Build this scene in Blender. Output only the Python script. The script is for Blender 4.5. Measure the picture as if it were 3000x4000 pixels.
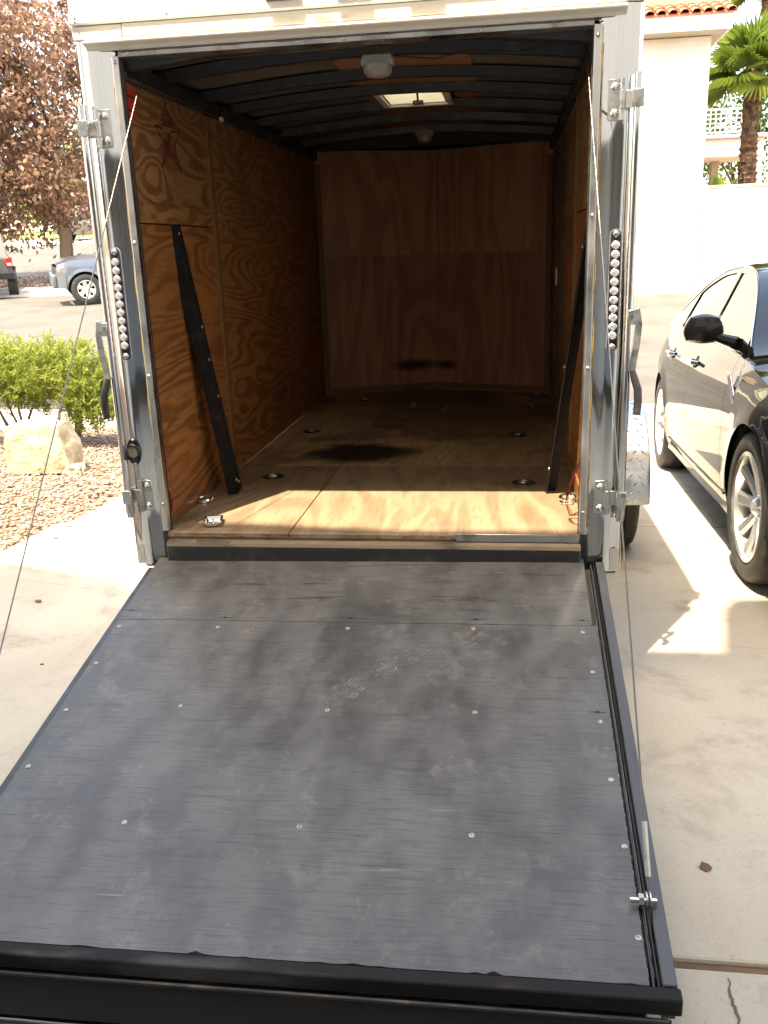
import bpy, math, random
import numpy as np
from mathutils import Vector, Matrix
random.seed(7); rng = np.random.default_rng(7)
for o in list(bpy.data.objects): bpy.data.objects.remove(o, do_unlink=True)
S = bpy.context.scene
COL = S.collection
R = math.radians

# ------------------------------------------------------------------ camera
cam_data = bpy.data.cameras.new('camera'); cam = bpy.data.objects.new('camera', cam_data); COL.objects.link(cam)
PITCH, ROLL, YAW = 0.2885, -0.0350, -0.1442
fw = Vector((math.sin(YAW)*math.cos(PITCH), math.cos(YAW)*math.cos(PITCH), -math.sin(PITCH)))
rt = Vector((math.cos(YAW), -math.sin(YAW), 0)); up = rt.cross(fw)
r2 = math.cos(ROLL)*rt + math.sin(ROLL)*up; u2 = -math.sin(ROLL)*rt + math.cos(ROLL)*up
m = Matrix((r2, u2, -fw)).transposed().to_4x4(); m.translation = Vector((0.4837, -2.9322, 0.9534))
cam.matrix_world = m
cam_data.sensor_fit = 'HORIZONTAL'; cam_data.sensor_width = 36; cam_data.lens = 36*1922.33/1659
cam_data.clip_start = 0.05; cam_data.clip_end = 2000
S.camera = cam
S.render.resolution_x = 768; S.render.resolution_y = 1024

# ------------------------------------------------------------------ light
SUN = Vector((0.20, 0.375, -1.0)).normalized()          # direction the light travels
elev = math.asin(-SUN.z); azim = math.atan2(-SUN.x, -SUN.y)
W = bpy.data.worlds.new('World'); S.world = W; W.use_nodes = True
wn = W.node_tree.nodes; wl = W.node_tree.links
bg = wn['Background']; sky = wn.new('ShaderNodeTexSky'); sky.sky_type = 'NISHITA'; sky.sun_disc = False
sky.sun_elevation = elev; sky.sun_rotation = azim; sky.air_density = 1.0; sky.dust_density = 3.0; sky.ozone_density = 0.6
wl.new(sky.outputs[0], bg.inputs[0]); bg.inputs[1].default_value = 0.15
sd = bpy.data.lights.new('sun', 'SUN'); sd.energy = 2.4; sd.angle = R(0.6); sd.color = (1.0, 0.95, 0.86)
so = bpy.data.objects.new('sun', sd); COL.objects.link(so); so.rotation_euler = SUN.to_track_quat('-Z', 'Y').to_euler()
so.location = (-3, -6, 15)
V = S.view_settings; V.view_transform = 'Standard'; V.look = 'None'; V.gamma = 1; V.use_curve_mapping = False
V.exposure = 2.62
S.cycles.max_bounces = 8; S.cycles.diffuse_bounces = 4; S.cycles.glossy_bounces = 4; S.cycles.transmission_bounces = 5; S.cycles.transparent_max_bounces = 10
S.cycles.caustics_reflective = True; S.cycles.blur_glossy = .3; S.cycles.caustics_refractive = False
V.use_white_balance = True; V.white_balance_temperature = 8000; V.white_balance_tint = 8

# ------------------------------------------------------------------ helpers
class MB:
    def __init__(s): s.v = []; s.f = []
    def add(s, vs, fs):
        b = len(s.v); s.v += [tuple(p) for p in vs]; s.f += [tuple(b+i for i in q) for q in fs]; return s
    def bx(s, x0, x1, y0, y1, z0, z1, M=None):
        vs = [(x, y, z) for z in (z0, z1) for y in (y0, y1) for x in (x0, x1)]
        if M is not None: vs = [M @ Vector(p) for p in vs]
        return s.add(vs, [(0,2,3,1),(4,5,7,6),(0,1,5,4),(2,6,7,3),(0,4,6,2),(1,3,7,5)])
    def tube(s, pts, r, n=8, cap=True):
        pts = [Vector(p) for p in pts]; rs = r if isinstance(r, (list, tuple)) else [r]*len(pts)
        vs = []; prev = None
        for i, p in enumerate(pts):
            t = (pts[min(i+1, len(pts)-1)] - pts[max(i-1, 0)]).normalized()
            if prev is None:
                a = Vector((0,0,1)) if abs(t.z) < .9 else Vector((1,0,0)); u = t.cross(a).normalized()
            else: u = (prev - t*prev.dot(t)).normalized()
            prev = u; w = t.cross(u)
            for j in range(n):
                a = 2*math.pi*j/n; vs.append(p + (u*math.cos(a) + w*math.sin(a))*rs[i])
        fs = []
        for i in range(len(pts)-1):
            for j in range(n):
                fs.append((i*n+j, i*n+(j+1)%n, (i+1)*n+(j+1)%n, (i+1)*n+j))
        if cap: fs += [tuple(range(n-1, -1, -1)), tuple(range((len(pts)-1)*n, len(pts)*n))]
        return s.add(vs, fs)
    def lathe(s, prof, n, M=None, a0=0, a1=2*math.pi, jag=None):
        full = abs(a1-a0-2*math.pi) < 1e-6; k = n if full else n+1; vs = []
        for j in range(k):
            a = a0 + (a1-a0)*j/n
            for q, (r, h) in enumerate(prof):
                if jag and j % 2 and q in jag: r -= jag[q]
                vs.append((r*math.cos(a), r*math.sin(a), h))
        if M is not None: vs = [M @ Vector(p) for p in vs]
        L = len(prof); fs = []
        for j in range(n):
            b = (j+1) % k
            for i in range(L-1): fs.append((j*L+i, b*L+i, b*L+i+1, j*L+i+1))
        return s.add(vs, fs)
    def grid(s, fn, us, vs_):
        pts = [fn(u, v) for u in us for v in vs_]; n = len(vs_); fs = []
        for i in range(len(us)-1):
            for j in range(n-1): fs.append((i*n+j, (i+1)*n+j, (i+1)*n+j+1, i*n+j+1))
        return s.add(pts, fs)
    def prism(s, poly, M, d):
        n = len(poly); vs = [M @ Vector((x, y, 0)) for x, y in poly] + [M @ Vector((x, y, d)) for x, y in poly]
        fs = [tuple(range(n-1, -1, -1)), tuple(range(n, 2*n))] + [(i, (i+1)%n, n+(i+1)%n, n+i) for i in range(n)]
        return s.add(vs, fs)
ORG = {}
def link(name, mesh, parent):
    o = bpy.data.objects.new(name, mesh); COL.objects.link(o)
    if parent is not None: o.parent = parent; ORG[o] = ORG.get(parent, Vector())
    return o
def thing(name, label, cat, loc=(0,0,0), group=None):
    o = bpy.data.objects.new(name, None); COL.objects.link(o); o.location = loc; o.empty_display_size = .1
    o['label'] = label; o['category'] = cat
    if group: o['group'] = group
    ORG[o] = Vector(loc); return o
def part(name, mb, mat, parent=None, bevel=0, smooth=35, seg=1, at=None):
    me = bpy.data.meshes.new(name)
    off = ORG.get(parent, Vector()) if parent is not None else Vector(at or (0,0,0))
    v = np.array(mb.v, dtype=float) - np.array(off)
    me.from_pydata(v.tolist(), [], mb.f)
    if mat is not None: me.materials.append(mat)
    me.validate()
    import bmesh
    if len(mb.f) < 200000:
        b = bmesh.new(); b.from_mesh(me); bmesh.ops.recalc_face_normals(b, faces=b.faces); b.to_mesh(me); b.free()
    if smooth:
        me.shade_smooth(); me.set_sharp_from_angle(angle=R(smooth))
    o = link(name, me, parent)
    if parent is None: o.location = off; ORG[o] = Vector(off)
    if bevel:
        md = o.modifiers.new('bevel', 'BEVEL'); md.width = bevel; md.segments = seg; md.limit_method = 'ANGLE'; md.angle_limit = R(40)
    return o
def tag(o, label, cat, group=None):
    o['label'] = label; o['category'] = cat
    if group: o['group'] = group
    return o
def kind(o, k): o['kind'] = k; return o
def dup(root, loc, rotz=0, scale=1, label=None):
    r = root.copy(); COL.objects.link(r); r.location = loc; r.rotation_euler = (0,0,rotz); r.scale = (scale,)*3
    if label: r['label'] = label
    def rec(a, b):
        for ch in list(a.children):
            c = ch.copy(); COL.objects.link(c); c.parent = b; rec(ch, c)
    rec(root, r); return r
def basis(o, x, y, z):
    M = Matrix((Vector(x), Vector(y), Vector(z))).transposed().to_4x4(); M.translation = Vector(o); return M
def T(x, y, z): return Matrix.Translation((x, y, z))
def ax(direction, loc):
    M = Vector(direction).to_track_quat('Z', 'Y').to_matrix().to_4x4(); M.translation = Vector(loc); return M
def disc(mb, loc, d, r, h, n=12, dome=0):
    pr = [(0, h+dome), (r*.55, h+dome*.7), (r*.9, h), (r, h*.4), (r, 0)] if dome else [(0, h), (r*.96, h), (r, h*.8), (r, 0)]
    return mb.lathe(pr, n, ax(d, loc))

# ------------------------------------------------------------------ materials
def nodes(name):
    mt = bpy.data.materials.new(name); mt.use_nodes = True
    return mt, mt.node_tree.nodes, mt.node_tree.links, mt.node_tree.nodes['Principled BSDF']
def coords(n, l, stretch=(1,1,1), rot=(0,0,0), src='Object'):
    tc = n.new('ShaderNodeTexCoord'); mp = n.new('ShaderNodeMapping'); mp.inputs['Scale'].default_value = stretch; mp.inputs['Rotation'].default_value = rot
    l.new(tc.outputs[src], mp.inputs[0]); return mp.outputs[0]
def noise(n, l, vec, scale, detail=3, rough=.55, dist=0):
    t = n.new('ShaderNodeTexNoise'); t.inputs['Scale'].default_value = scale; t.inputs['Detail'].default_value = detail
    t.inputs['Roughness'].default_value = rough; t.inputs['Distortion'].default_value = dist
    l.new(vec, t.inputs['Vector']); return t.outputs[0]
def ramp(n, l, val, lo, hi):
    r = n.new('ShaderNodeMapRange'); r.inputs[1].default_value = lo; r.inputs[2].default_value = hi; r.interpolation_type = 'SMOOTHSTEP'
    l.new(val, r.inputs[0]); return r.outputs[0]
def mix(n, l, fac, a, b):
    x = n.new('ShaderNodeMix'); x.data_type = 'RGBA'
    if isinstance(fac, (int, float)): x.inputs[0].default_value = fac
    else: l.new(fac, x.inputs[0])
    for s, c in ((6, a), (7, b)):
        if isinstance(c, tuple): x.inputs[s].default_value = (*c, 1)
        else: l.new(c, x.inputs[s])
    return x.outputs[2]
def math_(n, l, op, a, b=None):
    x = n.new('ShaderNodeMath'); x.operation = op
    for i, c in enumerate((a, b)):
        if c is None: continue
        if isinstance(c, (int, float)): x.inputs[i].default_value = c
        else: l.new(c, x.inputs[i])
    return x.outputs[0]
def bump(n, l, bs, h, strength, dist):
    b = n.new('ShaderNodeBump'); b.inputs['Strength'].default_value = strength; b.inputs['Distance'].default_value = dist
    l.new(h, b.inputs['Height'])
    if bs.inputs['Normal'].links: l.new(bs.inputs['Normal'].links[0].from_socket, b.inputs['Normal'])
    l.new(b.outputs[0], bs.inputs['Normal'])
def mat(name, col, rough=.5, metal=0, var=(), bmp=(), coat=0, spec=.5, rvar=None, trans=0, alpha=1):
    mt, n, l, bs = nodes(name); c = col
    for (c2, sc, det, lo, hi, st) in var:
        c = mix(n, l, ramp(n, l, noise(n, l, coords(n, l, st), sc, det), lo, hi), c, c2)
    if isinstance(c, tuple): bs.inputs['Base Color'].default_value = (*c, 1)
    else: l.new(c, bs.inputs['Base Color'])
    bs.inputs['Roughness'].default_value = rough; bs.inputs['Metallic'].default_value = metal
    bs.inputs['Specular IOR Level'].default_value = spec; bs.inputs['Coat Weight'].default_value = coat; bs.inputs['Coat Roughness'].default_value = .02
    if rvar:
        sc, r0, r1 = rvar; q = n.new('ShaderNodeMapRange'); q.inputs[3].default_value = r0; q.inputs[4].default_value = r1
        q.inputs[1].default_value = .3; q.inputs[2].default_value = .7
        l.new(noise(n, l, coords(n, l), sc, 4), q.inputs[0]); l.new(q.outputs[0], bs.inputs['Roughness'])
    for (sc, det, stg, dist, st) in bmp: bump(n, l, bs, noise(n, l, coords(n, l, st), sc, det), stg, dist)
    if trans: bs.inputs['Transmission Weight'].default_value = trans
    return mt
U = (1,1,1)
def plywood(name, light, dark, stretch, freq=9, scale=1.6, rough=.5, dirt=(.05,.035,.02), dirt_lo=.62, extra=None, off=0, fine=(1,1,1), sharp=(.1,.9), amount=1.0):
    mt, n, l, bs = nodes(name)
    v = coords(n, l, stretch, (off*.3, off, off*.7))
    a = noise(n, l, v, scale, 2.2, .45, .35)
    w = math_(n, l, 'SINE', math_(n, l, 'MULTIPLY', a, freq*6.283))
    w = ramp(n, l, math_(n, l, 'ADD', math_(n, l, 'MULTIPLY', w, .5), .5), sharp[0], sharp[1])
    msk = ramp(n, l, noise(n, l, coords(n, l, U, (0, 1+off, 0)), 2.2, 2), .22, .45)
    w = math_(n, l, 'MULTIPLY', math_(n, l, 'MULTIPLY', w, msk), amount)
    c = mix(n, l, w, light, dark)
    g = noise(n, l, coords(n, l, tuple(f*s for f, s in zip(fine, (1,1,1)))), 60, 3, .6)
    c = mix(n, l, math_(n, l, 'MULTIPLY', ramp(n, l, g, .45, .75), .45), c, tuple(x*.5 for x in dark))
    big = noise(n, l, coords(n, l, U, (1, off, 2)), 1.1, 3)
    c = mix(n, l, math_(n, l, 'MULTIPLY', ramp(n, l, big, .42, .7), .35), c, dark)
    d = noise(n, l, coords(n, l, U, (2, off, 1)), 3.3, 6, .65)
    c = mix(n, l, math_(n, l, 'MULTIPLY', ramp(n, l, d, dirt_lo, dirt_lo+.14), .6), c, dirt)
    for (cx, cy, cz, sx, sy, sz, col, amt, hard) in (extra or []):           # spilled / burnt stains with their own outline
        mp = coords(n, l); sub = n.new('ShaderNodeVectorMath'); sub.operation = 'SUBTRACT'; sub.inputs[1].default_value = (cx, cy, cz); l.new(mp, sub.inputs[0])
        dv = n.new('ShaderNodeVectorMath'); dv.operation = 'DIVIDE'; dv.inputs[1].default_value = (sx, sy, sz); l.new(sub.outputs[0], dv.inputs[0])
        ln = n.new('ShaderNodeVectorMath'); ln.operation = 'LENGTH'; l.new(dv.outputs[0], ln.inputs[0])
        q = math_(n, l, 'ADD', ln.outputs['Value'], math_(n, l, 'MULTIPLY', math_(n, l, 'SUBTRACT', noise(n, l, coords(n, l), 7, 6, .65), .5), .9))
        r = n.new('ShaderNodeMapRange'); r.inputs[1].default_value = 1.0+hard; r.inputs[2].default_value = 1.0-hard; l.new(q, r.inputs[0])
        c = mix(n, l, math_(n, l, 'MULTIPLY', r.outputs[0], amt), c, col)
    l.new(c, bs.inputs['Base Color']); bs.inputs['Roughness'].default_value = rough; bs.inputs['Specular IOR Level'].default_value = .35
    bump(n, l, bs, w, .25, .001); bump(n, l, bs, g, .2, .0008)
    return mt

chrome = mat('polished_stainless', (.74,.74,.72), .09, 1, var=[((.50,.47,.40), 6, 4, .55, .8, U)], bmp=[(3.2, 1.0, .35, .03, (2.2,1,.40)), (9, 1, .10, .006, (1.5,1,.5))], rvar=(4, .03, .09))
alu = mat('brushed_aluminium', (.62,.61,.58), .28, 1, var=[((.30,.24,.16), 9, 5, .58, .75, (1,1,.4))], bmp=[(6, 2, .2, .01, U)], rvar=(8, .2, .45))
zinc = mat('zinc_plated_steel', (.55,.55,.52), .3, 1, var=[((.32,.29,.24), 25, 5, .5, .75, U)], rvar=(20, .2, .5))
cream = mat('cream_painted_aluminium', (.72,.67,.57), .32, 0, var=[((.45,.33,.25), 7, 6, .62, .8, (1,1,3))], bmp=[(5, 2, .12, .01, U)])
whitep = mat('white_painted_aluminium', (.78,.77,.73), .3, 0, var=[((.6,.57,.5), 3, 5, .55, .8, U)])
blacks = mat('black_painted_steel', (.022,.022,.024), .38, 0, var=[((.05,.045,.04), 14, 6, .52, .72, U), ((.16,.09,.05), 30, 6, .72, .8, U)], rvar=(12, .28, .6))
blackr = mat('black_rubber', (.02,.02,.021), .55, 0, var=[((.07,.06,.05), 20, 4, .5, .8, U)])
blackp = mat('black_plastic', (.012,.012,.013), .35)
sealyel = mat('aged_sealant', (.45,.28,.10), .6, 0, var=[((.2,.11,.04), 30, 4, .4, .7, U)])
lensm = mat('clear_plastic_lens', (.66,.65,.67), .12, .65, coat=.8)
ledbase = mat('led_housing', (.035,.03,.05), .25, .3)
amber = mat('amber_lens', (.75,.42,.04), .15, 0, coat=1)
redst = mat('red_sticker', (.55,.045,.03), .5, var=[((.4,.02,.02), 12, 3, .4, .8, U)])
inkred = mat('red_ink', (.11,.012,.012), .7, var=[((.2,.06,.03), 60, 5, .5, .75, U)])
inkblk = mat('black_ink', (.03,.015,.015), .7)
wirered = mat('red_wire', (.45,.02,.02), .4); wireblk = mat('black_wire', (.015,.015,.017), .4)
steel_cable = mat('steel_cable', (.20,.19,.175), .35, 1, bmp=[(300, 1, .6, .002, U)])
dome_w = mat('white_plastic', (.34,.32,.28), .4)
plug_w = mat('yellowed_plastic', (.6,.56,.38), .45)

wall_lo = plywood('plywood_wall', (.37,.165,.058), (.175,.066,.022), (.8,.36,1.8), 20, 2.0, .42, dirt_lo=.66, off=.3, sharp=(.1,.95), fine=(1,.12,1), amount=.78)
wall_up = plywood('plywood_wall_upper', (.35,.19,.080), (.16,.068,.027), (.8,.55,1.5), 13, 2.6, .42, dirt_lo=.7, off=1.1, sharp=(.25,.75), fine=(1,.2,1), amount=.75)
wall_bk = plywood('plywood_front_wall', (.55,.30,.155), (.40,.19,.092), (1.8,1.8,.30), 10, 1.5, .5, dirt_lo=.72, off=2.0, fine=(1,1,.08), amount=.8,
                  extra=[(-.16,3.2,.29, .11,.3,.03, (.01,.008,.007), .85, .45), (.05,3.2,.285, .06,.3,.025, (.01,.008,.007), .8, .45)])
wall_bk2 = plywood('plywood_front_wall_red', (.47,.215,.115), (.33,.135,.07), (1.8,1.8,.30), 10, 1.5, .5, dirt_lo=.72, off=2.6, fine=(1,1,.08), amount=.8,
                  extra=[(-.16,3.2,.29, .13,.4,.035, (.008,.006,.006), .9, .5), (.05,3.2,.285, .07,.4,.03, (.008,.006,.006), .85, .5)])
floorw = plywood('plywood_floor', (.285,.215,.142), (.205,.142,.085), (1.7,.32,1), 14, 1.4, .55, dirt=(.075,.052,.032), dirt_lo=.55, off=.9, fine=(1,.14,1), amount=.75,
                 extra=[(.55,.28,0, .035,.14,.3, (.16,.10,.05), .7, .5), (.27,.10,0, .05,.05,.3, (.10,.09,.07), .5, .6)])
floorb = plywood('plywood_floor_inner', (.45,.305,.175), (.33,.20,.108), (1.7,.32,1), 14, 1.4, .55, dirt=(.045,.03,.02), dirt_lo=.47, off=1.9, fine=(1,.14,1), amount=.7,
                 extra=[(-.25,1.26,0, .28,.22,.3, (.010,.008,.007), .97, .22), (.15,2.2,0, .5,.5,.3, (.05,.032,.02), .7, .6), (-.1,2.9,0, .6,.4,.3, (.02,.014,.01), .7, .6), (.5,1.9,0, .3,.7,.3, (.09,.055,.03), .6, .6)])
ply_edge = mat('plywood_edge', (.16,.09,.045), .7, var=[((.05,.03,.02), 8, 4, .4, .7, (1,1,30)), ((.35,.2,.1), 14, 3, .55, .75, (1,1,40))])
woodstrip = plywood('pine_strip', (.215,.115,.045), (.16,.078,.028), (1,1,.3), 5, 2, .5, off=.5, amount=.4)
ceil_ply = plywood('lauan_ceiling', (.34,.17,.10), (.28,.13,.07), (.5,2,1), 4, 1.2, .5, off=.4, amount=.4)
ceil_metal = mat('galvanised_ceiling', (.20,.19,.17), .45, .3, var=[((.12,.11,.095), 4, 4, .4, .75, U)])
tanwood = mat('dusty_sill', (.20,.155,.10), .7, var=[((.05,.04,.03), 10, 6, .48, .68, (.3,1,1)), ((.32,.27,.19), 22, 4, .6, .75, U)])

def ramp_paint(name, extra_dark):
    mt, n, l, bs = nodes(name)
    g = noise(n, l, coords(n, l, (.05,1,1)), 190, 4, .7); g2 = noise(n, l, coords(n, l, (.10,1.3,1), (0,0,.01)), 34, 5, .7)
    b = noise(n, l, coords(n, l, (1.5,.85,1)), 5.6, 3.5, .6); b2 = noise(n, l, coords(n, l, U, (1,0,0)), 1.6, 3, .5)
    dst = noise(n, l, coords(n, l, U, (0,0,1)), 9, 8, .78)
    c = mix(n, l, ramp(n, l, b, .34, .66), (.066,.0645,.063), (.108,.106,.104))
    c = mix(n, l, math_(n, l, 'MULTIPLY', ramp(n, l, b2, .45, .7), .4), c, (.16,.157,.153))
    c = mix(n, l, math_(n, l, 'MULTIPLY', ramp(n, l, g, .47, .72), .55), c, (.030,.030,.031))
    c = mix(n, l, math_(n, l, 'MULTIPLY', ramp(n, l, g2, .56, .74), .85 if extra_dark else .35), c, (.018,.018,.018))
    c = mix(n, l, math_(n, l, 'MULTIPLY', ramp(n, l, dst, .53, .68), .38), c, (.20,.195,.18))
    sc_ = noise(n, l, coords(n, l, (.06,.9,1), (0,0,.5)), 60, 2, .5)
    c = mix(n, l, math_(n, l, 'MULTIPLY', ramp(n, l, sc_, .72, .76), .35), c, (.30,.29,.27))
    fl = noise(n, l, coords(n, l, U), 160, 2, .5)
    c = mix(n, l, math_(n, l, 'MULTIPLY', ramp(n, l, fl, .77, .80), .7), c, (.45,.43,.38))
    l.new(c, bs.inputs['Base Color']); bs.inputs['Specular IOR Level'].default_value = .4
    q = n.new('ShaderNodeMapRange'); q.inputs[1].default_value = .3; q.inputs[2].default_value = .7; q.inputs[3].default_value = .32; q.inputs[4].default_value = .52
    l.new(b, q.inputs[0]); l.new(q.outputs[0], bs.inputs['Roughness'])
    bump(n, l, bs, g, .5, .0012); bump(n, l, bs, g2, .4, .002); return mt
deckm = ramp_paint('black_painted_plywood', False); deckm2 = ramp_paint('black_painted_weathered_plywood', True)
blackwood = mat('black_painted_wood_edge', (.014,.014,.014), .75, spec=.2, var=[((.07,.07,.07), 12, 5, .5, .75, (.25,1,1)), ((.06,.03,.018), 20, 5, .66, .78, (.2,1,1))], bmp=[(20, 4, .5, .004, (.2,1,1))])
def dustm(name, amt):
    mt, n, l, bs = nodes(name); out = n['Material Output']
    bs.inputs['Base Color'].default_value = (.23,.215,.18,1); bs.inputs['Roughness'].default_value = .9
    tr = n.new('ShaderNodeBsdfTransparent'); mx = n.new('ShaderNodeMixShader')
    f = math_(n, l, 'MULTIPLY', ramp(n, l, noise(n, l, coords(n, l), 38, 5, .75), .36, .62), amt)
    l.new(f, mx.inputs[0]); l.new(tr.outputs[0], mx.inputs[1]); l.new(bs.outputs[0], mx.inputs[2]); l.new(mx.outputs[0], out.inputs[0]); return mt
dust = dustm('dust_print', .72); dust2 = dustm('faint_dust_print', .30)

def concrete(name, col, dark, lite):
    mt, n, l, bs = nodes(name)
    a = noise(n, l, coords(n, l, (1,.6,1)), .9, 6, .6); b = noise(n, l, coords(n, l), 3.5, 6, .65, .3); f = noise(n, l, coords(n, l), 70, 3, .6)
    c = mix(n, l, ramp(n, l, a, .35, .7), col, lite)
    c = mix(n, l, math_(n, l, 'MULTIPLY', ramp(n, l, b, .5, .72), .6), c, dark)
    sp_ = noise(n, l, coords(n, l, U, (1,2,0)), 210, 2, .5); c = mix(n, l, math_(n, l, 'MULTIPLY', ramp(n, l, sp_, .66, .74), .6), c, tuple(x*.45 for x in dark))
    tm = noise(n, l, coords(n, l, (2.2,.22,1), (0,0,.15)), 2.0, 5, .6); c = mix(n, l, math_(n, l, 'MULTIPLY', ramp(n, l, tm, .55, .75), .35), c, dark)
    c = mix(n, l, math_(n, l, 'MULTIPLY', ramp(n, l, f, .45, .8), .22), c, dark)
    c = mix(n, l, math_(n, l, 'MULTIPLY', ramp(n, l, noise(n, l, coords(n, l, (1,1,1), (0,0,2)), 1.7, 7, .72), .62, .66), .3), c, tuple(x*.62 for x in col))
    l.new(c, bs.inputs['Base Color']); bs.inputs['Roughness'].default_value = .8; bs.inputs['Specular IOR Level'].default_value = .3
    bump(n, l, bs, f, .3, .002); bump(n, l, bs, b, .2, .004); return mt
conc = concrete('driveway_concrete', (.41,.365,.285), (.25,.215,.165), (.50,.455,.37))
conc2 = concrete('sidewalk_concrete', (.50,.46,.38), (.36,.32,.26), (.56,.52,.45))
jointm = mat('wood_joint_strip', (.16,.095,.05), .8, var=[((.05,.035,.025), 20, 5, .4, .65, (.2,1,1))])
asphalt = mat('old_asphalt', (.098,.090,.078), .85, var=[((.070,.064,.055), 1.2, 6, .4, .7, U), ((.15,.14,.12), 90, 2, .6, .75, U)], bmp=[(120, 2, .4, .004, U)])
dirt = mat('dry_soil', (.30,.21,.15), .95, var=[((.18,.12,.085), 9, 6, .4, .7, U)], bmp=[(40, 4, .6, .02, U)])
lawnm = mat('lawn_grass', (.16,.20,.045), .9, var=[((.24,.22,.08), 2, 5, .4, .7, U), ((.07,.11,.02), 60, 4, .5, .75, U)])
rockm = mat('sandstone', (.50,.42,.29), .85, var=[((.38,.30,.19), 7, 6, .42, .66, U), ((.62,.56,.43), 9, 6, .55, .72, U), ((.2,.13,.08), 25, 5, .66, .76, U)], bmp=[(9, 6, .9, .03, U), (45, 4, .5, .01, U)])
def stone_mat():
    mt, n, l, bs = nodes('crushed_red_rock'); at = n.new('ShaderNodeAttribute'); at.attribute_name = 'tone'
    c = n.new('ShaderNodeValToRGB'); l.new(at.outputs['Fac'], c.inputs[0]); e = c.color_ramp.elements
    e[0].color = (.17,.11,.085,1); e[1].color = (.46,.38,.31,1); q = c.color_ramp.elements.new(.45); q.color = (.29,.185,.135,1); q = c.color_ramp.elements.new(.72); q.color = (.36,.24,.175,1)
    cc = mix(n, l, math_(n, l, 'MULTIPLY', ramp(n, l, noise(n, l, coords(n, l), 60, 4), .45, .7), .4), c.outputs[0], (.16,.11,.09))
    l.new(cc, bs.inputs['Base Color']); bs.inputs['Roughness'].default_value = .85; return mt
stonem = stone_mat()
def leafm(name, cols, transl=.35, rough=.5):
    mt, n, l, bs = nodes(name); out = n['Material Output']; at = n.new('ShaderNodeAttribute'); at.attribute_name = 'tone'
    c = n.new('ShaderNodeValToRGB'); l.new(at.outputs['Fac'], c.inputs[0]); e = c.color_ramp.elements
    e[0].color = (*cols[0],1); e[1].color = (*cols[-1],1)
    for i in range(1, len(cols)-1): q = e.new(i/(len(cols)-1)); q.color = (*cols[i],1)
    l.new(c.outputs[0], bs.inputs['Base Color']); bs.inputs['Roughness'].default_value = rough; bs.inputs['Specular IOR Level'].default_value = .3
    t = n.new('ShaderNodeBsdfTranslucent'); l.new(c.outputs[0], t.inputs[0]); mx = n.new('ShaderNodeMixShader'); mx.inputs[0].default_value = transl
    l.new(bs.outputs[0], mx.inputs[1]); l.new(t.outputs[0], mx.inputs[2]); l.new(mx.outputs[0], out.inputs[0]); return mt
plumleaf = leafm('bronze_plum_leaf', [(.11,.062,.048), (.23,.135,.095), (.34,.21,.15), (.31,.21,.12)], .45)
greenleaf = leafm('needle_leaf', [(.10,.14,.025), (.18,.24,.04), (.27,.32,.06), (.34,.37,.085)], .40)
treegreen = leafm('tree_leaf', [(.03,.06,.012), (.06,.10,.02), (.10,.14,.03)], .3)
palmleaf = leafm('palm_leaf', [(.10,.17,.025), (.19,.27,.04), (.29,.34,.06)], .42)
bark = mat('bark', (.17,.115,.075), .9, var=[((.08,.055,.035), 9, 5, .4, .7, (1,1,.25)), ((.28,.2,.12), 14, 4, .6, .75, U)], bmp=[(14, 5, .8, .03, (1,1,.2))])
palmbark = mat('palm_trunk_fibre', (.20,.115,.06), .95, var=[((.09,.045,.025), 7, 5, .42, .62, U), ((.33,.22,.13), 12, 4, .6, .72, U)], bmp=[(14, 5, 1, .05, U)])
stucco = mat('white_stucco', (.74,.70,.63), .9, bmp=[(60, 3, .3, .01, U)], var=[((.66,.61,.53), .7, 4, .4, .7, U)])
stucco2 = mat('tan_stucco', (.52,.44,.34), .9, bmp=[(60, 3, .3, .01, U)], var=[((.45,.37,.28), .7, 4, .4, .7, U)])
terracotta = mat('terracotta', (.42,.14,.07), .8, var=[((.28,.085,.045), 4, 5, .4, .7, U), ((.5,.27,.16), 8, 4, .6, .75, U)])
whitewood = mat('white_paint', (.78,.76,.71), .5)
def glassm(name, tint, rough=0.0):
    mt, n, l, bs = nodes(name); out = n['Material Output']; tr = n.new('ShaderNodeBsdfTransparent'); tr.inputs[0].default_value = (*tint,1)
    gl = n.new('ShaderNodeBsdfGlossy'); gl.inputs['Roughness'].default_value = rough; gl.inputs[0].default_value = (1,1,1,1)
    fr = n.new('ShaderNodeFresnel'); fr.inputs[0].default_value = 1.52; mx = n.new('ShaderNodeMixShader')
    l.new(fr.outputs[0], mx.inputs[0]); l.new(tr.outputs[0], mx.inputs[1]); l.new(gl.outputs[0], mx.inputs[2]); l.new(mx.outputs[0], out.inputs[0]); n.remove(bs); return mt
cglass = glassm('car_glass', (.62,.66,.60)); cglass_d = glassm('tinted_car_glass', (.30,.31,.27))
wglass = mat('window_glass', (.03,.035,.04), .04, 0, coat=1)
def transl_plastic():
    mt, n, l, bs = nodes('translucent_vent_lid'); out = n['Material Output']; t = n.new('ShaderNodeBsdfTranslucent'); t.inputs[0].default_value = (.85,.83,.74,1)
    bs.inputs['Base Color'].default_value = (.6,.58,.5,1); bs.inputs['Roughness'].default_value = .4
    mx = n.new('ShaderNodeMixShader'); mx.inputs[0].default_value = .8; l.new(bs.outputs[0], mx.inputs[1]); l.new(t.outputs[0], mx.inputs[2]); l.new(mx.outputs[0], out.inputs[0]); return mt
ventlid = transl_plastic()
paint_blk = mat('black_car_paint', (.006,.0055,.005), .03, 0, coat=0, spec=.36)
paint_slv = mat('silver_blue_car_paint', (.13,.15,.18), .3, .5, coat=.8)
paint_jeep = mat('tan_grey_car_paint', (.10,.095,.085), .35, .2, coat=.5)
softtop = mat('grey_soft_top', (.20,.19,.17), .8)
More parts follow.
